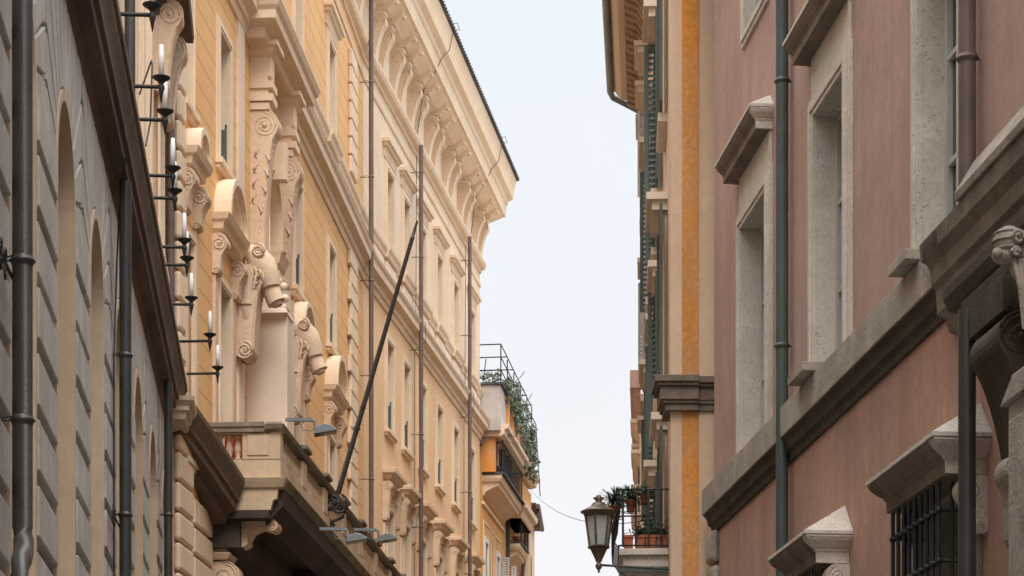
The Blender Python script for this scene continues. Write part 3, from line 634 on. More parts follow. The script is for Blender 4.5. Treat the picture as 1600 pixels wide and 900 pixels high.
def open_leaf(m, w, s, t0, t1, h0, h1, n=22, thick=.04):      # a leaf standing square to the wall
    f = .06
    m.box(s, s + thick, t0, t0 + f, h0, h1); m.box(s, s + thick, t1 - f, t1, h0, h1); m.box(s + .001, s + thick, t0 + f, t1 - f, h0, h0 + f); m.box(s + .001, s + thick, t0 + f, t1 - f, h1 - f, h1)
    for i in range(n):
        h = h0 + f + (h1 - h0 - 2 * f) * (i + .5) / n; dh = (h1 - h0) / n * .42
        m.quad((s, t0 + f, h - dh * .6), (s, t1 - f, h - dh * .6), (s + thick, t1 - f, h + dh), (s + thick, t0 + f, h + dh))
for c in (.92, 3.7):
    m = MB(OBW); m.box(c - .45, c - .33, 0, .06, 9, 12.3); m.box(c + .33, c + .45, 0, .06, 9, 12.3); m.box(c - .33, c + .33, 0, .06, 12.15, 12.3); m.quad((c - .33, -.1, 9), (c + .33, -.1, 9), (c + .33, -.1, 12.15), (c - .33, -.1, 12.15)); wn = m.obj('window', 'white', b)
    m = MB(OBW); shutter(m, OBW, c - .32, c + .32, -.03, 9.02, 12.13, 34); m.obj('shutter', 'shutterpale', wn)
for c, T in ((4.7, .28), (5.3, .44)):
    m = MB(OBW); open_leaf(m, OBW, c, .03 if c < 5 else .27, T, 10.0, 12.3 if c < 5 else 12.1, 26); m.obj('shutter', 'shutterpale', b)
def moulded_balcony(b, w, s0, s1, T, top, rail, name='balcony_slab'):
    m = MB(w); m.crown(s0, s1, [(.0, top - .62), (.05, top - .60), (.07, top - .52), (T * .35, top - .44), (T * .62, top - .36), (T - .12, top - .33), (T - .1, top - .24), (T - .04, top - .2), (T, top - .1), (T, top)], 1, 1, base=T - .12); m.obj(name, 'beige', b)
def railing(b, w, s0, s1, T, h0, h1, ends=True, step=.12, nm='railing', mt='iron', tt=.02):
    m = MB(w)
    for hh in (h0 + .05, h1): m.tube([(s0, .02, hh), (s0, T, hh), (s1, T, hh), (s1, .02, hh)], .02, 6)
    s = s0
    while s <= s1 + .01: m.tube([(s, T, h0), (s, T, h1)], .011, 5); s += step
    t = .1
    while t < T: m.tube([(s0, t, h0), (s0, t, h1)], .011, 5); m.tube([(s1, t, h0), (s1, t, h1)], .011, 5); t += step
    m.tube([(s0, T, h0), (s0, T, h1 + .06)], .028, 6); m.tube([(s1, T, h0), (s1, T, h1 + .06)], .028, 6)
    return m.obj(nm, mt, b)
moulded_balcony(b, OBW, .25, 5.4, .62, 14.15, 0)
m = MB(OBW); m.box(.1, 5.6, 0, .72, 14.155, 14.22); m.obj('balcony_floor', 'slate', b)
railing(b, OBW, .35, 5.3, .62, 14.22, 15.2, step=.27)
m = MB(OBW); m.box(.02, .30, 0, .42, 14.22, 15.45); m.obj('orange_pilaster', 'orange', b)
for c_ in (1.9, 2.9, 3.6): m = MB(OBW); open_leaf(m, OBW, c_, .05, .5, 14.3, 15.35, 14); m.obj('dark_shutter', 'slate', b)
# upper storey set forward, grey end wall, sloping eave and terrace frame
m = MB(OBW); m.box(-.25, L, -6, .62, 15.45, 16.85); m.prism_s([(-.3, 15.1), (.0, 15.1), (.62, 15.45), (-.3, 15.45)], .0, L); m.obj('terrace_storey', 'greywall', b)
m = MB(OBW); m.crown(-.1, L, [(.60, 15.3), (.72, 15.36), (.74, 15.5), (.84, 15.55), (.86, 15.66), (.6, 15.7)], 0, 1, base=.62); m.obj('eave', 'beige', b)
m = MB(OBW); m.box(-.32, L, -.2, .70, 16.86, 16.93); m.obj('coping', 'slate', b)
m = MB(OBW)
for s in (-.1, 1.5, 3.2, 5.0, 6.8, 8.2): m.tube([(s, .62, 16.9), (s, .62, 18.15 + (0 if s < 1 else -.1))], .022, 6); m.tube([(s, -.9, 16.9), (s, -.9, 18.15)], .022, 6); m.tube([(s, -.9, 18.15), (s, .62, 18.15)], .02, 6)
for hh in (17.35, 17.75, 18.15): m.tube([(-.1, -3, hh), (-.1, .62, hh), (8.2, .62, hh - .1)], .02, 6)
m.obj('terrace_frame', 'iron', b)
for s in (1.2, 2.3, 3.5, 5, 6.5): m = MB(OBW); m.box(s, s + .12, .62, .72, 15.7, 16.85); m.obj('wall_strip', 'orange', b)
m = MB(OBW); m.box(5.6, L, 0, .55, 13.75, 15.1); m.obj('orange_bay', 'orangewall', b)
m = MB(OBW); m.crown(5.6, 8.5, [(.55, 13.75), (.6, 13.8), (.64, 14.0), (.76, 14.08), (.78, 14.25), (.55, 14.35)], 1, 1, base=.56); m.obj('cornice', 'beige', b)
moulded_balcony(b, OBW, 6.3, 8.3, .46, 13.0, 0, 'lower_balcony_slab')
m = MB(OBW); m.box(6.2, 8.4, 0, .52, 13.005, 13.05); m.obj('lower_balcony_floor', 'slate', b)
railing(b, OBW, 6.25, 8.3, .48, 13.05, 13.95, nm='lower_railing', step=.3)
m = MB(OBW); m.box(5.95, 6.12, 0, .12, 9, 13.9); m.obj('grey_pillar', 'slate', b)
m = MB(OBW); m.lathe((6.5, .3, 13.05), [(.10, 0), (.14, .2), (.15, .24)], 10); tag(m.obj('flower_pot', 'terracotta'), 'small red pot standing on the lower balcony of the orange house', 'pot')

def leaves(m, n, vol, size, rnd, droop=0):
    for i in range(n):
        p = vol(rnd); a = rnd.uniform(0, 6.28); e = rnd.uniform(-1, 1); sz = size * rnd.uniform(.6, 1.4)
        u = Vector((math.cos(a) * math.cos(e), math.sin(a) * math.cos(e), math.sin(e) - droop)).normalized(); v = u.cross(Vector((rnd.uniform(-1, 1), rnd.uniform(-1, 1), rnd.uniform(-1, 1)))).normalized()
        P = m.w.P(*p); m.add([P, P + u * sz * .5 + v * sz * .22, P + u * sz, P + u * sz * .5 - v * sz * .22], [(0, 1, 2, 3)], raw=True)
def clump_plant(name, label, cat, w, blobs, n, size, mt, seed, group=None, stems=(), droop=.3):
    rnd = random.Random(seed); p0 = w.P(*blobs[0][0]); r = thing(name, label, cat, tuple(p0), group)
    m = MB(w)
    for (c, rad) in blobs:
        # twiggy clusters inside the blob
        for k in range(max(3, int(n / 26))):
            while 1:
                d = [rnd.uniform(-1, 1) for _ in range(3)]
                if sum(x * x for x in d) < 1: break
            cc = [c[i] + d[i] * rad[i] for i in range(3)]; rr = min(rad) * .38
            leaves(m, 26, lambda q: [cc[i] + q.gauss(0, rr * .5) for i in range(3)], size, rnd, droop)
    m.obj('foliage', mt, r)
    if stems:
        m = MB(w)
        for s in stems: m.tube(s, .018, 5)
        m.obj('stem', 'shutter', r)
    return r
clump_plant('climbing_vine', 'large grey-green vine spilling over the roof terrace edge of the orange house', 'plant', OBW,
    [((1.5, .72, 17.0), (1.2, .16, .5)), ((2.8, .74, 16.9), (1.2, .18, .7)), ((4.3, .78, 16.7), (1.2, .22, .9)), ((5.5, .80, 16.3), (1.0, .22, 1.0)), ((6.4, .80, 15.9), (.8, .20, .9))], 900, .12, 'leafpale', 3,
    stems=[[(2, .5, 16.8), (5, .8, 17.4), (7, .9, 17.2), (7.9, .95, 14.9)], [(1, .7, 17), (3, .9, 17.9), (3.3, .95, 18.1)], [(4, .8, 17), (5.5, .95, 17.9)]], droop=.8)
clump_plant('terrace_shrub', 'wispy shrub growing inside the iron frame of the roof terrace', 'plant', OBW, [((.2, .0, 17.2), (.4, .55, .35)), ((1.4, .35, 17.35), (.8, .25, .6))], 190, .12, 'leafpale', 4, stems=[[(.2, 0, 16.9), (.3, .1, 17.8)]])
# spiky palm on the upper balcony
r = thing('potted_palm', 'spiky yucca palm leaning out behind the upper iron balcony of the orange house', 'plant', tuple(OBW.P(.8, .35, 14.22)))
m = MB(OBW); rnd = random.Random(5)
for i in range(34):
    a = rnd.uniform(0, 6.28); ln = rnd.uniform(.4, .75); e = rnd.uniform(-.1, 1.2); P = OBW.P(.8, .4, 15.35); d = Vector((math.cos(a) * math.cos(e), math.sin(a) * math.cos(e), math.sin(e))); s_ = d.cross(Vector((0, 0, 1))).normalized() * .025
    q = P + d * ln * .6; e_ = P + d * ln + Vector((0, 0, -.12 * ln)); m.add([P + s_, P - s_, q - s_, q + s_, e_], [(0, 1, 2, 3), (3, 2, 4)], raw=True)
m.obj('foliage', 'leafdark', r); m = MB(OBW); m.tube([(.8, .4, 14.4), (.8, .4, 15.4)], .04, 7); m.obj('trunk', 'brownroof', r)
m = MB(OBW); m.lathe((.8, .4, 14.22), [(.11, 0), (.15, .28), (.16, .3)], 12); m.obj('pot', 'slate', r)

class LowWall(Wall):
    def P(w, s, t, h): return Wall.P(w, s, t, h - (.65 if h > 0 else 0))
FW = LowWall((.62, 81.4), (.62 + .045 * 5, 86.4), 1)
b = thing('white_house', 'pale narrow house with a bent drainpipe under its eave, beyond the orange house', 'building', (.5, 81.4, 0))
m = MB(FW); sheet(m, 0, FW.len, -1.6, 15.55, [(1.0, 2.0, 12.2, 14.0)]); m.quad((0, 0, -1.6), (0, -10, -1.6), (0, -10, 15.55), (0, 0, 15.55)); m.quad((FW.len, 0, -1.6), (FW.len, -10, -1.6), (FW.len, -10, 15.55), (FW.len, 0, 15.55)); m.obj('wall', 'beige', b)
m = MB(FW); m.prism_s([(-10, 16.0), (-10, 15.56), (.20, 15.56), (.24, 15.62), (-4, 15.9)], -.3, FW.len + .2); m.obj('roof', 'tile', b)
m = MB(FW); m.tube([(-.3, .30, 15.5), (4.5, .30, 15.5)], .09, 8); m.tube([(-.15, .30, 15.45), (-.15, .28, 15.15), (-.15, .0, 14.9), (-.15, -.12, 14.6), (-.15, -.25, 12.9)], .065, 8); m.obj('gutter', 'pipebrown', b)
m = MB(FW); m.box(-.1, 3.5, 0, .30, 12.3, 12.45); m.crown(-.05, 4.8, [(0, 11.7), (.1, 11.75), (.22, 12.1), (.3, 12.3), (0, 12.32)], 1, 1, base=.1); m.obj('string_course', 'beige', b)
m = MB(FW); sheet(m, -.02, 4, 9, 11.8, t=.12); m.box(.0, 4, 0, .12, 9, 11.8); m.obj('lower_bay', 'orangewall', b)
m = MB(FW); open_leaf(m, FW, .6, .15, .55, 9.4, 11.4, 16); m.obj('shutter', 'shutterblue', b)
m = MB(FW); m.quad((1, -.15, 12.2), (2, -.15, 12.2), (2, -.15, 14), (1, -.15, 14)); m.obj('window', 'glass', b)
railing(b, FW, .3, 3, .55, 9.2, 10.2)
# ================================================================== RIGHT: pink building
b = thing('pink_building', 'dusty pink plaster building with travertine window surrounds and stone band, nearest on the right', 'building', (3, 15, 0))
L = RW.len
WN = [(32.33, 33.68), (28.92, 30.12), (25.35, 26.45), (21.6, 22.9), (18, 19.3)]
GW = [(29.1, 30.0), (25.0, 26.2), (18, 19.2)]
up_h = [(a, c, 5.21, 7.74) for a, c in WN]; up2 = [(a + .12, c - .12, 9.85, 11.9) for a, c in WN]
m = MB(RW); sheet(m, 0, L, 5.0, 12.6, up_h + up2); m.quad((L, 0, 5), (L, -9, 5), (L, -9, 12.6), (L, 0, 12.6)); m.obj('upper_wall', 'pink', b)
m = MB(RW); sheet(m, 0, L, -1.6, 5.0, [(a, c, .8, 3.25) for a, c in GW]); m.quad((L, 0, -1.6), (L, -9, -1.6), (L, -9, 5), (L, 0, 5)); m.obj('lower_wall', 'salmon', b)
m = MB(RW); m.crown(0, L + .02, [(0, 12.1), (.1, 12.15), (.15, 12.3), (.45, 12.4), (.5, 12.6), (0, 12.8)], 0, 1, back=-9, base=.1); m.obj('eave', 'travdark', b)
BND = [(0, 4.70), (.025, 4.71), (.03, 4.77), (.06, 4.79), (.07, 4.86), (.115, 4.895), (.13, 4.90), (.13, 5.20), (0, 5.215)]
m = MB(RW); m.crown(0, L - .02, BND[6:], 0, 1, base=0); m.obj('stone_band', 'travdark', b, .006)
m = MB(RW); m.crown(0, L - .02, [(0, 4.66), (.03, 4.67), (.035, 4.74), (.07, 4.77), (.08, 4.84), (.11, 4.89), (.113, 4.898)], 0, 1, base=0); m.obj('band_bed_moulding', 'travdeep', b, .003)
for s0, s1 in ((29.7, 30.35), (26.1, 26.62)):
    m = MB(RW); m.box(s0 - .0, s1, .0, .24, 5.215, 5.30); m.obj('sill_block', 'travdark', b, .008)
def hood_r(s0, s1, T, h, hh, peak, par, mt='shadesoot'):
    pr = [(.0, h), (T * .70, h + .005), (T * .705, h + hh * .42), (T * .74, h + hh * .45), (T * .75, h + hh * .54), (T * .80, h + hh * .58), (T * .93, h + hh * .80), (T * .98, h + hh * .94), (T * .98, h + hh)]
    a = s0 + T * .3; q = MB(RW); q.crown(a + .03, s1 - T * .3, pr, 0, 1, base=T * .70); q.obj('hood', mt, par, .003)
    q = MB(RW); q.crown(a, a + .03, pr, 1, 0, base=T * .70); q.obj('hood_end', 'trav', par, .003)      # paler end: the light on this face is put into the colour
def cap_r(s0, s1, T, h, peak, par, mt='trav'):
    q = MB(RW); a = T * .55
    q.add([(s0, T + .01, h), (s1, T + .01, h), (s1, 0, h), (s0, 0, h), (s0 + a, .01, h + peak), (s1 - a, .01, h + peak), (s0, T + .01, h + .03), (s1, T + .01, h + .03), (s0, 0, h + .03), (s1, 0, h + .03)],
          [(0, 1, 2, 3), (0, 1, 7, 6), (0, 3, 8, 6), (1, 2, 9, 7), (6, 7, 5, 4), (8, 6, 4), (7, 9, 5), (8, 4, 5, 9), (3, 2, 9, 8)])
    q.obj('hood_cap', mt, par)
for a, c in WN:
    wn = window(RW, b, a, c, 5.22, 7.74, fw=.2, ft=.07, depth=.225, fm='trav', three=True, sill=False, bevel=.004, bars=2)
    hood_r(a - .24, c + .38, .25, 8.33, .20, .14, wn); cap_r(a - .24, c + .38, .25, 8.535, .17, wn)
    q = MB(RW); q.box(a - .14, c + .14, 0, .03, 7.95, 8.329); q.obj('frieze', 'trav', wn)
    wn = window(RW, b, a + .12, c - .12, 9.87, 11.9, fw=.14, ft=.05, depth=.15, fm='trav', sill=False, bevel=.004)
for i, (a, c) in enumerate(GW[:2] + GW[2:]):
    wn = window(RW, b, a, c, .8, 3.25, fw=.14, ft=.06, depth=.3, fm='travdark', bevel=.004)
    s0, s1 = a - .36, c + (.34 if i == 0 else .36)
    hood_r(s0, s1, .43, 3.28, .24, .2, wn); cap_r(s0, s1, .43, 3.525, .30, wn, 'trav')
    for sc in (a - .18, c + .18):
        q = MB(RW); q.scroll(sc - .08, sc + .08, .22, .42, 2.85, R1=.10, r2=.05, relief=.007); q.obj('bracket', 'trav', wn)
    q = MB(RW); k = 9
    for j in range(k): s = a - .04 + (c - a + .08) * j / (k - 1); q.tube([(s, .30, .7), (s, .30, 3.26)], .017, 6)
    for s in (a - .04, c + .04):
        for j in range(1, 3): q.tube([(s, .1 * j, .7), (s, .1 * j, 3.26)], .014, 6)
    for hh in (1.0, 1.42, 1.84, 2.26, 2.68, 3.05):
        q.tube([(a - .04, .0, hh), (a - .04, .30, hh), (c + .04, .30, hh), (c + .04, .0, hh)], .013, 6)
        for j in range(k): s = a - .04 + (c - a + .08) * j / (k - 1); q.ball((s, .30, hh), .032, 6)
    q.obj('window_grille', 'iron', wn)
m = MB(RW); h = 4.69
rnd = random.Random(2)
for k in range(8): m.box(L - .34 - .05 * (k % 2), L + .06, -.02, .10 - .01 * (k % 2), h - .40, h - .02); h -= .42
m.obj('corner_block', 'travdark', b, .075)
# carved portal at the right edge: entablature, slab, console, carved head, pilaster
m = MB(RW); m.crown(20.0, 25.55, [(.0, 4.48), (.05, 4.5), (.08, 4.6), (.14, 4.64), (.15, 4.82), (.18, 4.86), (.19, 4.98), (.24, 5.06), (.25, 5.19), (0, 5.215)], 0, .4, base=.1); m.crown(25.3, 25.56, [(.14, 4.98), (.24, 5.06), (.25, 5.19), (.12, 5.2)], 1, 1, base=.14); pm = m.obj('portal_entablature', 'shadesoot', b, .004)
m = MB(RW); m.prism_s([(.0, 5.216), (.27, 5.20), (.28, 5.255), (.13, 5.50), (0, 5.52)], 20, 24.65); m.obj('portal_slab', 'travdark', b, .006)
m = MB(RW); m.crown(20.0, 24.55, [(0, 4.12), (.04, 4.14), (.06, 4.22), (.12, 4.26), (.20, 4.30), (.22, 4.40), (.30, 4.44), (.33, 4.52), (.33, 4.60), (0, 4.62)], 0, .7, base=.04); m.box(23.0, 23.75, .0, .44, 3.98, 4.219); m.box(23.0, 24.0, .0, .42, 4.219, 4.30)
for j in range(5): m.box(22.985, 23.0, .10 + .07 * j, .135 + .07 * j, 4.0, 4.2)
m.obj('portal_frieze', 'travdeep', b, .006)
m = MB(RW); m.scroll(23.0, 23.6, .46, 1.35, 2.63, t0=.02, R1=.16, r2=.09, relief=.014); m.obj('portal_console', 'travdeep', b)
m = MB(RW); m.box(21.6, 22.8, .1, .47, -1.6, 3.32); m.box(21.65, 22.7, .47, .50, -1.4, 3.2); m.prism_t([(21.5, 3.32), (22.86, 3.32), (22.6, 3.47), (21.6, 3.47)], .1, .51); m.obj('portal_pilaster', 'travdark', b, .01)
m = MB(RW); m.scroll(23.2, 23.45, .26, .62, 2.5, t0=.10, R1=.12, r2=.09, relief=.016)
for i in range(7): m.ball((23.2, .30 - .05 * math.sin(i * .5), 2.85 - i * .06), .03, 7)
m.obj('carved_scroll', 'travdark', b)
m = MB(RW); c = (22.7, .50, 4.33)
m.ball(c, .100, 16, (1.1, 1, 1.0)); m.ball((c[0], c[1] + .03, c[2] - .085), .075, 12, (1.1, 1.05, .75)); m.ball((c[0] - .06, c[1] + .09, c[2] - .09), .035, 8)
for hh in (.05, .0, -.05, -.10):
    k = math.sqrt(max(.1, 1 - (hh / .11) ** 2)); m.tube([(c[0] + .115 * k * math.cos(R(x)), c[1] + .105 * k * math.sin(R(x)), c[2] + hh) for x in range(0, 361, 20)], .006, 5)
for j, (ds, dt, dh, r0) in enumerate(((-.115, -.03, .0, .045), (-.10, -.115, -.02, .06), (-.10, -.02, -.09, .03))):
    pts = [(c[0] + ds, c[1] + dt + r0 * (1 - .7 * i / 16) * math.cos(R(i * 32)), c[2] + dh + r0 * (1 - .7 * i / 16) * math.sin(R(i * 32))) for i in range(16)]; m.tube(pts, .013, 6)
m.ball((c[0], c[1] - .12, c[2] - .06), .09, 10); m.ball((c[0], c[1] - .08, c[2] - .17), .07, 10); m.ball((c[0] + .02, c[1] - .16, c[2] - .24), .09, 10)
for i in range(6): m.tube([(c[0] - .05, c[1] - .02 - .03 * i, c[2] - .12), (c[0] - .07, c[1] - .06 - .02 * i, c[2] - .3), (c[0] - .02, c[1] - .09 - .02 * i, c[2] - .55)], [.02, .024, .008], 6)
m.obj('carved_head', 'travdark', b)

# ================================================================== RIGHT: peach house with orange stripes, then houses with shutters
PW = Wall((1.91, 27.75), (1.91 + .045 * 16, 43.75), -1)
b = thing('peach_house', 'peach house with vertical orange stripes and a weathered corner cornice, beside the pink building', 'building', (1.91, 27.75, 0))
L = PW.len
def endbox(m, x0, x1, y0, y1, h0, h1): m.add([(x, y, h + EYE) for x in (x0, x1) for y in (y0, y1) for h in (h0, h1)], [(0, 1, 3, 2), (4, 6, 7, 5), (0, 4, 5, 1), (2, 3, 7, 6), (0, 2, 6, 4), (1, 5, 7, 3)], raw=True)
m = MB(PW); sheet(m, 0, L, -1.6, 15.8, [(s - .45, s + .45, h, h + 2.4) for s in (2.2, 5.2, 8.0, 10.8) for h in (4.75, 6.95, 10.4)]); m.quad((L, 0, -1.6), (L, -6, -1.6), (L, -6, 15.8), (L, 0, 15.8)); m.obj('street_wall', 'peach', b)
m = MB(PW); endbox(m, 1.91, 6.5, 27.75, 27.8, -1.6, 15.8); m.obj('end_wall', 'peach', b)
m = MB(PW); endbox(m, 2.045, 2.25, 27.742, 27.749, -1.6, 15.8); m.obj('orange_stripe', 'orange', b)
m = MB(PW)
for h0, h1, e in ((6.22, 6.30, .07), (6.30, 6.34, .10), (6.34, 6.50, .13), (6.50, 6.54, .17), (6.54, 6.62, .20)): endbox(m, 1.91 - e, 2.24, 27.74 - e, 28.3, h0, h1 - .002)
for h0, h1, e in ((6.22, 6.30, .02), (6.30, 6.34, .04), (6.34, 6.50, .05), (6.50, 6.54, .09), (6.54, 6.62, .12)): endbox(m, 2.242, 6.0, 27.735 - e, 28.3, h0, h1 - .002)
m.obj('corner_cornice', 'shadesoot', b, .006)
def hoodbox(m, s0, s1, T, h): m.box(s0, s1, -.02, T, h, h + .09); m.box(s0 + .06, s1 - .06, -.02, T - .07, h - .12, h - .001)
def shut_window(b, w, s, h, hh, hw=.45, T=.15, mt='shutter', half_open=True):
    m = MB(w); m.box(s - hw - .1, s - hw, 0, .04, h, h + hh); m.box(s + hw, s + hw + .1, 0, .04, h, h + hh); m.quad((s - hw, -.12, h), (s + hw, -.12, h), (s + hw, -.12, h + hh), (s - hw, -.12, h + hh)); wn = m.obj('window', 'peach', b)
    m = MB(w); m.box(s - hw - .15, s + hw + .15, -.02, T * .8, h - .12, h - .01); m.obj('sill', 'cream', wn)
    m = MB(w); hoodbox(m, s - hw - .22, s + hw + .22, T + .06, h + hh + .12); m.obj('hood', 'cream', wn)
    m = MB(w); shutter(m, w, s - hw * 2 - .05, s - hw - .02, .07, h + .02, h + hh - .02, int(hh * 11)); m.obj('shutter', mt, wn)
    m = MB(w); shutter(m, w, s + hw + .02, s + hw * 2 + .05, .07, h + .02, h + hh - .02, int(hh * 11)); m.obj('shutter', mt, wn)
    if half_open and int(s * 3 + h) % 2 == 0:
        m = MB(w); open_leaf(m, w, s + hw - .05, .03, .03 + min(T * 1.1, .22), h + .02, h + hh - .02, int(hh * 11)); m.obj('shutter', mt, wn)
for s in (2.2, 5.2, 8.0, 10.8):
    for h, hh in ((4.75, 1.6), (6.95, 2.2), (10.4, 2.4)): shut_window(b, PW, s, h, hh, T=.15 + .06 * (int(s + h) % 2))

TW = Wall((2.62, 43.9), (2.62 + .061 * 5.9, 49.8), -1)
b = thing('eaves_house', 'tall cream house with wide bracketed eave and zinc gutter at the top of the sky', 'building', (2.58, 43.9, 0))
L = TW.len
m = MB(TW); sheet(m, 0, L, -1.6, 17.9); m.quad((L, 0, -1.6), (L, -7, -1.6), (L, -7, 17.9), (L, 0, 17.9)); m.quad((0, 0, -1.6), (0, -7, -1.6), (0, -7, 17.9), (0, 0, 17.9)); m.obj('wall', 'cream', b)
m = MB(TW); m.prism_s([(-.1, 17.85), (.62, 17.95), (.74, 18.1), (-.1, 18.2)], -12, L + .1); m.prism_s([(-7, 19.8), (-7, 18.2), (.8, 18.21), (.8, 18.28)], -12, L + .35); m.obj('eave', 'cream', b)
m = MB(TW); m.prism_s([(-.05, 17.75), (.46, 17.86), (.46, 17.93), (-.05, 17.84)], -12, L); m.obj('eave_lining', 'brownroof', b)
s = L - .15
for k in range(34):
    m = MB(TW); m.prism_s([(0, 17.35), (.12, 17.40), (.24, 17.62), (.48, 17.72), (.5, 17.86), (0, 17.78)], s - .17, s); s -= .34
    m.obj('rafter', 'brownroof', b)
m = MB(TW); m.tube([(-12, .86, 18.2), (L + .3, .86, 18.2), (L + .5, .80, 18.15), (L + .55, .3, 17.9), (L + .55, .05, 17.75)], .075, 8); m.obj('gutter', 'pipegray', b)
m = MB(TW); m.box(-12, -.02, -7, -.01, 15.9, 17.9); m.obj('attic_wall', 'cream', b)
for s, h, hh in ((.9, 15.0, 1.8), (3.0, 15.0, 1.8), (4.9, 15.0, 1.8), (.8, 11.6, 2.2), (3.0, 11.6, 2.2), (4.9, 11.6, 2.2), (.9, 8.4, 2.1), (3.2, 8.4, 2.1), (4.9, 8.4, 2.1)):
    shut_window(b, TW, s, h, hh, T=.24 if h > 14 else .13 + .07 * (s > 4), mt='shutterpale' if h > 10 else 'shutter')
VW = Wall((3.02, 50.3), (3.02 + .061 * 15, 65.3), -1)
b = thing('blue_shutter_house', 'narrow strip of a house with blue-grey louvred shutters edging the sky on the right', 'building', (3.22, 51.4, 0))
L = VW.len
m = MB(VW); m.box(0, L, -6, 0, -1.6, 18.2); m.obj('wall', 'cream', b)
for s, h, hh, T in ((1.4, 15.3, 2.3, .2), (4.4, 15.3, 2.3, .24), (8, 15.3, 2.3, .22), (1.2, 11.6, 2.2, .1), (4, 11.6, 2.2, .14), (7, 11.6, 2.2, .1), (4, 8.2, 2.2, .12)): shut_window(b, VW, s, h, hh, T=T, mt='shutterblue')
m = MB(VW); m.prism_s([(-.1, 18.0), (.12, 18.1), (.16, 18.3), (-.1, 18.4)], -.1, L); m.obj('eave', 'slate', b)
HW = Wall((3.68, 66), (3.68 + .061 * 22, 88), -1)
b = thing('far_house', 'distant pinkish house with stacked bracketed window hoods above the plant balcony', 'building', (3.68, 66, 0))
m = MB(HW); m.box(0, HW.len, -6, 0, -1.6, 15.3); m.obj('wall', 'beige', b)
m = MB(HW); m.crown(-.1, HW.len, [(0, 15.1), (.15, 15.2), (.2, 15.35), (.3, 15.4), (.3, 15.9), (0, 15.95)], 1, 1, base=.05); m.obj('parapet', 'pink', b)
for k in range(5):
    for h in (14.35, 9.3):
        s = .6 + k * 3.4; m = MB(HW); m.crown(s, s + 1.5, hood_prof(.30, h, .3, .0), 1, 1); m.box(s + .1, s + 1.4, 0, .03, h - 2.2, h - .4); wn = m.obj('window', 'cream', b)
        m = MB(HW); shutter(m, HW, s + .2, s + 1.3, .035, h - 2.1, h - .5, 16); m.obj('shutter', 'shutter', wn)
for hh in (13.4, 12.4, 11.6): 
    m = MB(HW); m.crown(.2, 2.0, hood_prof(.28, hh, .28, .0), 1, 1); m.obj('hood', 'cream', b)

# ------------------------------------------------------------------ balcony with planters on the peach house
b = thing('plant_balcony', 'small stone balcony with iron railing and scrollwork below, full of potted plants', 'balcony', tuple(PW.P(1.9, 0, 4.5)))
BT = .62
m = MB(PW); m.box(1.0, 2.9, .0, BT, 4.66, 4.74); m.box(1.06, 2.84, .0, BT - .05, 4.52, 4.659); m.obj('slab', 'trav', b, .006)
for s in (1.0, 2.8):
    m = MB(PW); m.box(s - .02, s + .02, .0, BT + .02, 4.44, 4.50)
    for c, r in ((.50, .075), (.34, .06), (.16, .085)):
        pts = [(s, c + (r * (1 - .6 * i / 14)) * math.cos(R(i * 30)), 4.33 + (r * (1 - .6 * i / 14)) * math.sin(R(i * 30))) for i in range(15)]; m.tube(pts, .014, 5)
    m.tube([(s, .6, 4.44), (s, .45, 4.36), (s, .25, 4.3), (s, .05, 4.1), (s, .02, 3.8)], .016, 5); m.tube([(s, .55, 4.25), (s, .4, 4.22), (s, .28, 4.18), (s, .1, 3.95)], .012, 5)
    m.obj('scroll_bracket', 'shutter', b)
m = MB(PW)
for hh in (4.78, 5.48): m.tube([(1.02, 0, hh), (1.02, BT, hh), (2.88, BT, hh), (2.88, 0, hh)], .012, 6)
for t in (.09, .25, .41, .57): m.box(1.005, 1.02, t - .014, t + .014, 4.76, 5.48)
s = 1.02
for k in range(9):
    s = 1.02 + k * .232
    m.tube([(s, BT + .0, 5.48), (s, BT + .02, 5.25), (s, BT + .09, 5.0), (s, BT + .08, 4.85), (s, BT, 4.74)], .010, 5)
    if k < 8:
        pts = [(s + .116 + (.085 * (1 - .5 * i / 12)) * math.cos(R(i * 36)), BT + .07, 4.98 + (.085 * (1 - .5 * i / 12)) * math.sin(R(i * 36))) for i in range(13)]; m.tube(pts, .008, 5)
m.obj('railing', 'iron', b)
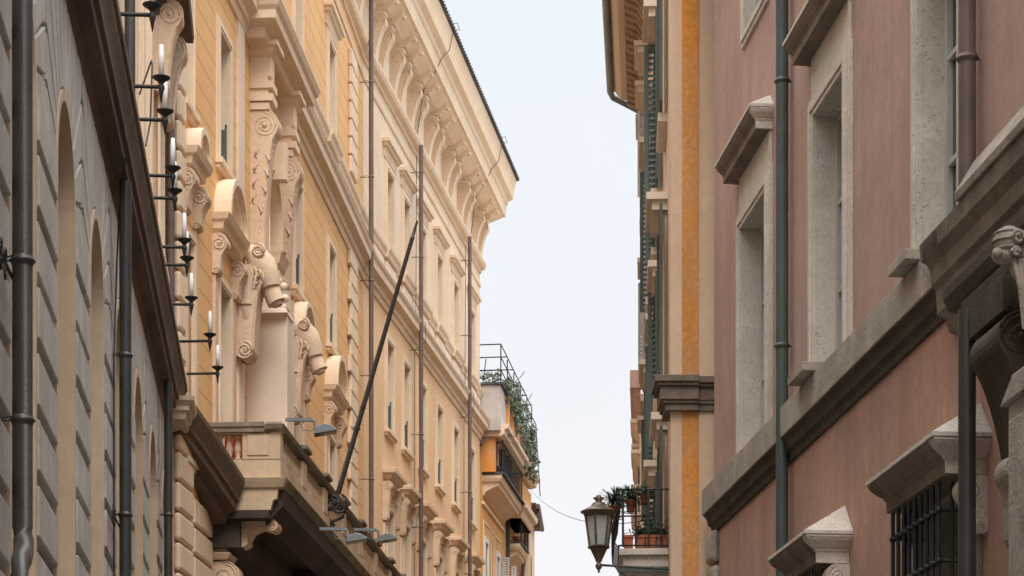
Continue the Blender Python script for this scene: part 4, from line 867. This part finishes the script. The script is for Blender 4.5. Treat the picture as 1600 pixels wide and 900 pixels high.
def plant(name, label, cat, s, t, h, pw, ph, n, ln, mt, seed, spiky, square=False, hang=False, group=None):
    r = thing(name, label, cat, tuple(PW.P(s, t, h)), group); rnd = random.Random(seed)
    m = MB(PW)
    if square: m.box(s - pw, s + pw, t - pw * .95, t + pw * .95, h, h + ph); m.box(s - pw - .01, s + pw + .01, t - pw - .005, t + pw + .005, h + ph - .03, h + ph + .004)
    else: m.lathe((s, t, h), [(pw * .72, 0), (pw * .95, ph * .85), (pw * 1.06, ph * .86), (pw * 1.08, ph)], 14)
    m.obj('pot', 'terracotta', r)
    m = MB(PW)
    if spiky:
        for i in range(n):
            a = rnd.uniform(0, 6.28); e = rnd.uniform(.1, 1.4); l = ln * rnd.uniform(.6, 1.1); P = PW.P(s + rnd.uniform(-.03, .03), t + rnd.uniform(-.03, .03), h + ph); d = Vector((math.cos(a) * math.cos(e), math.sin(a) * math.cos(e), math.sin(e)))
            sv = d.cross(Vector((0, 0, 1))).normalized() * .007; q1 = P + d * l * .5; q2 = P + d * l * .85 + Vector((0, 0, -.10 * l)); q3 = P + d * l + Vector((0, 0, -.35 * l))
            m.add([P + sv, P - sv, q1 - sv * 1.3, q1 + sv * 1.3, q2 - sv, q2 + sv, q3], [(0, 1, 2, 3), (3, 2, 4, 5), (5, 4, 6)], raw=True)
    else:
        leaves(m, n, lambda q: (s + q.gauss(0, pw * .7), t + q.gauss(0, pw * .6), h + ph + abs(q.gauss(0, ln * .5))), .05, rnd, -.3)
    m.obj('foliage', mt, r)
    if hang:
        m = MB(PW)
        for hh in (0, ph * .5, ph): m.tube([(s + (pw + .02) * math.cos(R(a)), t + (pw + .02) * math.sin(R(a)), h + hh) for a in range(0, 361, 30)], .006, 5)
        m.tube([(s, t, h - .02), (s, t - .02, h + ph + .2)], .006, 5); m.obj('pot_holder', 'iron', r)
for k, (t, lb) in enumerate(((.50, 'terracotta planter with a short stub pot, outermost in the row on the balcony slab'), (.36, 'terracotta planter with low dark leaves, second from the outer end of the balcony row'), (.22, 'terracotta planter with feathery green plant, third from the outer end of the balcony row'), (.08, 'terracotta planter against the wall, innermost of the balcony row'))):
    plant('planter', lb, 'planter', 1.12, t, 4.745, .06, .17, (20, 160, 260, 160)[k], (.05, .07, .17, .11)[k], ('leafdark', 'leafdark', 'leaf', 'leafdark')[k], 20 + k, False, True, group='terracotta planters in a row on the small balcony')
plant('hanging_plant', 'spiky dark green plant in a terracotta pot held by the balcony rail, nearest the lantern', 'plant', 1.05, .475, 5.20, .062, .15, 110, .26, 'leafdark', 31, True, hang=True)
plant('hanging_plant', 'bushy plant in a small terracotta pot hung high on the balcony rail, nearer the wall', 'plant', 1.08, .31, 5.31, .05, .12, 90, .16, 'leaf', 32, True, hang=True)
plant('spider_plant', 'arching spiky plant drooping over the outer front corner of the balcony', 'plant', 1.6, .66, 5.22, .07, .16, 150, .32, 'leafdark', 33, True, hang=True)
plant('potted_bush', 'leafy green bush behind the railing bars of the small balcony', 'plant', 1.7, .26, 4.745, .11, .2, 320, .3, 'leafdark', 34, False)

# ------------------------------------------------------------------ street lantern
lx, ly, lh = 1.066, 28.3, 4.44
b = thing('wall_lantern', 'glazed tapering lantern with a brass cap on a thin iron arm beside the plant balcony', 'street lamp', (lx, ly, lh + EYE))
m = MB(); z0 = lh + EYE
def zf(h): return h * .667 if h < .36 else .24 + (h - .36) if h < .75 else .63 + (h - .75) * .53
def LZ(pr): return [(r_, zf(h)) for r_, h in pr]
m.tube([(lx, ly, z0 + .02), (2.0, ly + .35, z0 + .02)], .016, 7); m.obj('arm', 'shutter', b)
m = MB(); m.lathe((lx, ly, z0), LZ([(.005, -.12), (.02, -.09), (.01, -.075), (.03, -.04), (.045, 0), (.035, .05), (.02, .075), (.045, .10), (.04, .12), (.05, .14), (.10, .30), (.12, .34), (.0, .345)]), 12); m.obj('base', 'brass', b)
m = MB()
def ring4(r, h): return [(lx + r * math.cos(R(a + 12)), ly + r * math.sin(R(a + 12)), z0 + zf(h)) for a in range(0, 360, 60)]
A, B_ = ring4(.115, .36), ring4(.170, .75)
for i in range(6): m.tube([A[i], B_[i]], .016, 6); m.tube([A[i], A[(i + 1) % 6]], .018, 6); m.tube([B_[i], B_[(i + 1) % 6]], .022, 6)
m.lathe((lx, ly, z0), LZ([(.15, .345), (.155, .36), (.13, .375)]), 6, smooth=False); m.obj('cage', 'brass', b)
m = MB(); A, B_ = ring4(.108, .37), ring4(.162, .745)
for i in range(6): m.quad(A[i], A[(i + 1) % 6], B_[(i + 1) % 6], B_[i])
m.obj('glass', 'lampglass', b)
m = MB(); m.lathe((lx, ly, z0), LZ([(.185, .745), (.19, .80), (.222, .81), (.228, .83), (.22, .84), (.16, .90), (.10, .96), (.088, 1.0), (.075, 1.03), (.04, 1.06), (.035, 1.08), (.075, 1.15), (.06, 1.155), (.03, 1.16), (.035, 1.19), (.02, 1.22), (.0, 1.225)]), 20); m.obj('cap', 'brass', b)
m = MB(); m.lathe((lx, ly, z0), LZ([(.02, .38), (.03, .45), (.025, .60), (.0, .66)]), 8); m.obj('bulb', 'white', b)

# ------------------------------------------------------------------ drainpipes
def pipe(name, label, w, x, t, h0, h1, r, mt, collars, group=None, bend=None, at=None):
    s = w.sx(x, t); rt = thing(name, label, 'drainpipe', tuple(w.P(s, t, h0)), group)
    m = MB(w)
    if bend: pts = [(s, t, h1)] + [(s + a, t + c, h) for a, c, h in bend]
    else: pts = [(s, t, h1), (s, t, h0)]
    m.tube(pts, r, 18); m.obj('pipe', mt, rt)
    for k, hh in enumerate(collars):
        m = MB(w); n = 18
        m.tube([(s, t, hh - .03), (s, t, hh - .012), (s, t, hh), (s, t, hh + .012), (s, t, hh + .03)], [r * 1.02, r * 1.12, r * 1.32, r * 1.12, r * 1.02], 18)
        m.tube([(s, 0, hh), (s, t, hh)], .008, 5); m.tube([(s - .02, .02, hh), (s - r * 2.1, t * .8, hh)], .006, 5); m.obj('bracket', mt, rt)
    return s
LG = 'dark drainpipes on the grey stone building'
def H_(w, x, y, t): return w.px(x, y, t)[1]
pipe('drainpipe', 'thick dark drainpipe with an elbow at its foot, nearest on the grey stone wall', LW, 35, .15, 1, 7.35, .061, 'pipedark', [H_(LW, 35, 408, .15), H_(LW, 35, 657, .15)], LG,
     bend=[(0, 0, H_(LW, 35, 825, .15)), (-.03, .01, H_(LW, 35, 845, .15)), (-.12, .02, H_(LW, 35, 868, .15)), (-.32, .03, H_(LW, 35, 890, .15)), (-.6, .04, H_(LW, 35, 930, .15)), (-.62, .04, 1.0)])
pipe('drainpipe', 'middle dark drainpipe with a small scrolled bracket, under the sooty cornice', LW, 196, .15, -1.6, 7.36, .060, 'pipedark', [H_(LW, 196, 556, .15), H_(LW, 196, 805, .15)], LG)
pipe('drainpipe', 'farthest dark drainpipe on the grey stone wall beside the pillowed corner blocks', LW, 263, .15, -1.6, 7.36, .057, 'pipedark', [H_(LW, 263, 805, .15)], LG)
pipe('drainpipe', 'short length of dark pipe above the sooty cornice at the top left', LW, 203, .0, 7.9, 15, .060, 'pipedark', [], None)
pipe('drainpipe', 'long dark pipe running down behind the white candle lamps', LW, 266.5, .06, 7.9, 15, .058, 'pipebrown', [11.0, 12.9], None)
PG = 'thin brown drainpipes on the far palace front'
for x, top, lb in ((580, 23, 'thin brown drainpipe on the palace front, crossed at its foot by the flagpole'), (658, 20.3, 'thin brown drainpipe on the palace front, middle one, beside the flagpole tip'), (734, 20.3, 'thin brown drainpipe on the palace front, the farthest, near its corner')):
    s = PB.sx(x, .14); cl = [8, 10.4, 12.8, 15.0, 17.4, 19.6]
    pipe('drainpipe', lb, PB, x, .32 if False else .30, 3, top, .056, 'pipebrown', cl, PG)
pipe('drainpipe', 'green-black drainpipe between the two far stone-framed windows of the pink building', RW, 1222, .10, -1.6, 12, .063, 'pipegreen', [H_(RW, 1222, 127, .1), H_(RW, 1222, 541, .1)])
s = RW.sx(1511, .10)
pipe('drainpipe', 'mauve-brown drainpipe on the pink wall, upper length ending on the stone band', RW, 1511, .10, 5.1, 12, .063, 'pipebrown', [H_(RW, 1511, 92, .1)])
pipe('drainpipe', 'black lower length of drainpipe passing in front of the barred window hood', RW, 1511, .42, -1.6, H_(RW, 1511, 484, .42), .060, 'pipedark', [])
# thin cables
def cable(name, label, w, pts, r, mt='iron', grp=None):
    m = MB(w); m.tube(pts, r, 5); tag(m.obj(name, mt), label, 'cable', grp)
for x, lb in ((648, 'thin lightning cable down the palace wall left of the middle brown drainpipe'), (725, 'thin lightning cable down the palace wall left of the farthest brown drainpipe')):
    s = PB.sx(x, .05); cable('lightning_cable', lb, PB, [(s, .05, 3), (s, .05, 15.1), (s, .34, 15.3), (s, .34, 15.8), (s, .08, 16), (s, .1, 20.2)], .009)
for i, (x, y, lb) in enumerate(((657, 140, 'dark cable looping across the palace cornice above the middle drainpipe'), (740, 300, 'dark cable looping across the palace cornice above the farthest drainpipe'))):
    s = PB.px(x, y, .3)[0]; cable('cornice_cable', lb, PB, [(s, .22, 20.6), (s, .38, 21.7), (s + .0, .66, 22.1), (s + .3, .8, 22.6), (s + .5, .98, 22.9), (s + .7, 1.06, 23.5), (s + 1.0, 1.16, 23.6), (s + 1.05, 1.1, 23.8), (s + .8, 1.0, 23.7)], .010)
cable('wire', 'black cable down the grey stone wall beside the middle dark drainpipe', LW, [(LW.sx(178, .05), .05, -1), (LW.sx(178, .05), .05, 5.6), (LW.sx(181, .05), .06, 6.6), (LW.sx(187, .1), .1, 7.1), (LW.sx(196, .2), .2, 7.36)], .009)
cable('wire', 'short loop of black cable above the sooty cornice beside the candle lamps', LW, [(LW.sx(225, .1), .05, 9.6), (LW.sx(228, .2), .26, 9.5), (LW.sx(232, .3), .34, 9.0), (LW.sx(232, .3), .32, 8.4), (LW.sx(228, .3), .30, 8.0)], .010)
m = MB(); A = Vector((.9, 76, 14.2 + EYE)); B_ = Vector((2.4, 38, 7.0 + EYE)); A = Vector(((820 - 800) * 76 / F, 76, (HY - 755) / F * 76 + EYE)); B_ = Vector((PW.P(8.5, 0.1, 0).x, PW.P(8.5, .1, 0).y, 0)); B_.z = (HY - 812) / F * B_.y + EYE
m.tube([A.lerp(B_, i / 16) + Vector((0, 0, -.5 * 4 * (i / 16) * (1 - i / 16))) for i in range(17)], .007, 4); tag(m.obj('overhead_wire', 'iron'), 'thin overhead wire crossing the sky from the orange house to the right side', 'wire')

# scrolled iron ties on the first drainpipes
for x, y, lb in ((5, 404, 'small scrolled iron bracket left of the nearest drainpipe'), (178, 805, 'small scrolled iron bracket beside the middle dark drainpipe')):
    s, h = LW.px(x, y, .08)[:2]; m = MB(LW)
    for sg in (-1, 1):
        for sd in (-1, 1): m.tube([(s + sd * (.10 + .05 * math.cos(R(i * 33)) * (1 - .05 * i)), .08, h + sg * (.05 + .045 * math.sin(R(i * 33)) * (1 - .05 * i))) for i in range(11)], .008, 5)
    m.tube([(s - .2, .08, h), (s + .9, .09, h)], .01, 5); tag(m.obj('iron_tie', 'iron'), lb, 'bracket', 'scrolled iron pipe brackets')

# ------------------------------------------------------------------ candle lamps
CG = 'white electric candle lamps on black iron arms'
def make_sconce():
    r = thing('candle_lamp', '', 'lamp', (0, 0, 0), CG)
    m = MB(); m.tube([(0, 0, -.05), (.50, 0, -.05)], .020, 8); m.tube([(.0, 0, -.05), (.02, 0, -.05)], .05, 8); m.obj('arm', 'iron', r)
    m = MB(); m.lathe((.5, 0, 0), [(.004, -.20), (.022, -.10), (.032, -.07), (.034, -.05), (.02, -.02), (.035, .0), (.085, .035), (.09, .045), (.06, .05), (.0, .05)], 14); m.obj('cup', 'iron', r)
    m = MB(); m.lathe((.5, 0, .05), [(.028, 0), (.028, .24), (.024, .25), (.022, .31), (.0, .32)], 12); m.obj('candle', 'candle', r)
    return r
CL = [(238, 15, LW, 'near the top left, against the short dark pipe'), (252, 128, LW, 'second down the row, tall against the cream pilaster'), (258, 180, LW, 'just in front of the long pipe, below the second in the row'), (270, 268, LW, 'crossing the long pipe level with the first arched hood, upper one'), (273, 303, LW, 'crossing the long pipe below the first arched hood, lower of the pair'), (288, 380, LW, 'level with the second arched hood, upper of the pair'), (292, 408, LW, 'just below the second arched hood, lower of the pair'), (299, 470, LW, 'standing alone where the long pipe meets the cornice'), (328, 527, PA, 'against the yellow wall, last but one before the balcony'), (340, 578, PA, 'against the yellow wall, nearest the balcony rail'),
      (581, 893, PA, 'left one of the far pair at the foot of the palace drainpipe'), (590, 897, PA, 'right one of the far pair at the foot of the palace drainpipe'), (612, 909, PA, 'farthest along the palace, only its tip in view')]
proto = None
for x, y, w, lb in CL:
    H = 8.25; z = F * H / (HY - y) ; X = (x - CX) / F * z
    t = (Vector((X, z)) - w.o).dot(w.n)
    if proto is None: proto = make_sconce(); o = proto
    else: o = copy_tree(proto)
    ang = math.atan2(w.n.y, w.n.x); o.location = (X - .5 * w.n.x, z - .5 * w.n.y, H + EYE); o.rotation_euler.z = ang
    o['label'] = 'white candle lamp ' + lb

# ------------------------------------------------------------------ flagpole
b = thing('flagpole', 'bare slanting flagpole rising from an ornate wrought iron socket on the balcony rail', 'flagpole', (-3.06, 41, 7.7 + EYE))
base = Vector((-3.10, 41, 7.72 + EYE)); tip = Vector(((652 - 800) / F * 40, 40, (HY - 345) / F * 40 + EYE)); d = tip - base
m = MB(); m.tube([base, tip - d * .06], [.05, .036], 12); m.tube([tip - d * .06, tip - d * .055, tip], [.05, .03, .02], 10); m.tube([base + d * .24, base + d * .25], .062, 10); m.tube([base + d * .32, base + d * .325], .058, 10); m.obj('pole', 'pipedark', b)
m = MB()
c = base + Vector((-.06, 0, -.05))
def curl(cx, cz, r, turns, sg, w0, ph=0):
    n = int(turns * 14); pts = [(cx + (r * (1 - .8 * i / n)) * math.cos(ph + sg * i * 2 * math.pi / 14), c.y, cz + (r * (1 - .8 * i / n)) * math.sin(ph + sg * i * 2 * math.pi / 14)) for i in range(n + 1)]
    m.tube(pts, w0, 6)
curl(c.x - .06, c.z - .1, .15, 1.6, 1, .028); curl(c.x + .06, c.z - .14, .20, 1.1, -1, .026, 1.2); curl(c.x - .12, c.z - .48, .12, 1.6, -1, .026); 
m.tube([(c.x + .2, c.y, c.z - .2), (c.x + .15, c.y, c.z - .36), (c.x, c.y, c.z - .42), (c.x - .12, c.y, c.z - .5), (c.x - .12, c.y - .0, c.z - .72)], [.03, .03, .03, .03, .02], 7)
for i in range(16):
    a = i * 2 * math.pi / 16; m.ball((c.x - .06 + .13 * math.cos(a), c.y, c.z - .1 + .13 * math.sin(a)), .032, 6)
for i in range(10):
    a = i * 2 * math.pi / 10; m.ball((c.x - .12 + .09 * math.cos(a), c.y, c.z - .48 + .09 * math.sin(a)), .028, 6)
m.tube([(c.x, c.y, c.z), (c.x - .35, c.y + .05, c.z - .06)], .03, 6); m.tube([(c.x - .1, c.y, c.z - .5), (c.x - .4, c.y + .05, c.z - .55)], .03, 6)
m.obj('scroll_socket', 'iron', b)

# ------------------------------------------------------------------ floodlights
FG = 'blue-grey floodlights on arms along the palace balcony'
def make_flood():
    r = thing('floodlight', '', 'floodlight', (0, 0, 0), FG)
    m = MB(); m.box(0, .42, -.03, .03, .10, .15); m.tube([(.40, 0, .13), (.46, 0, .10), (.47, 0, -.02)], .025, 8); m.tube([(.30, 0, .10), (.24, .0, .04), (.28, 0, -.04), (.40, 0, -.05), (.47, 0, -.02)], .008, 5); m.obj('arm', 'floodlight', r)
    m = MB(); o = [(.45, -.12), (.80, -.06), (.81, -.03), (.70, .035), (.60, .05), (.56, .03), (.46, -.01)]
    n = len(o); m.add([(x, -.13, z) for x, z in o] + [(x, .13, z) for x, z in o], [tuple(range(n)), tuple(range(2 * n - 1, n - 1, -1))] + [(i, (i + 1) % n, n + (i + 1) % n, n + i) for i in range(n)]); m.obj('housing', 'floodlight', r, .012)
    m = MB(); m.quad((.47, -.11, -.122), (.79, -.11, -.068), (.79, .11, -.068), (.47, .11, -.122)); m.obj('lens', 'glass', r)
    return r
fl = make_flood()
for i, (x, y, z, lb) in enumerate(((446, 668, 36.3, 'floodlight on a long arm above the near corner of the balcony'), (499, 838, 38.8, 'floodlight low down below the flagpole socket'), (553, 838, 43.2, 'floodlight beside the foot of the palace drainpipe'))):
    o = fl if i == 0 else copy_tree(fl)
    o.location = ((x - CX) / F * z, z, (HY - y) / F * z + EYE); o.rotation_euler.z = R(4); o['label'] = 'blue-grey ' + lb
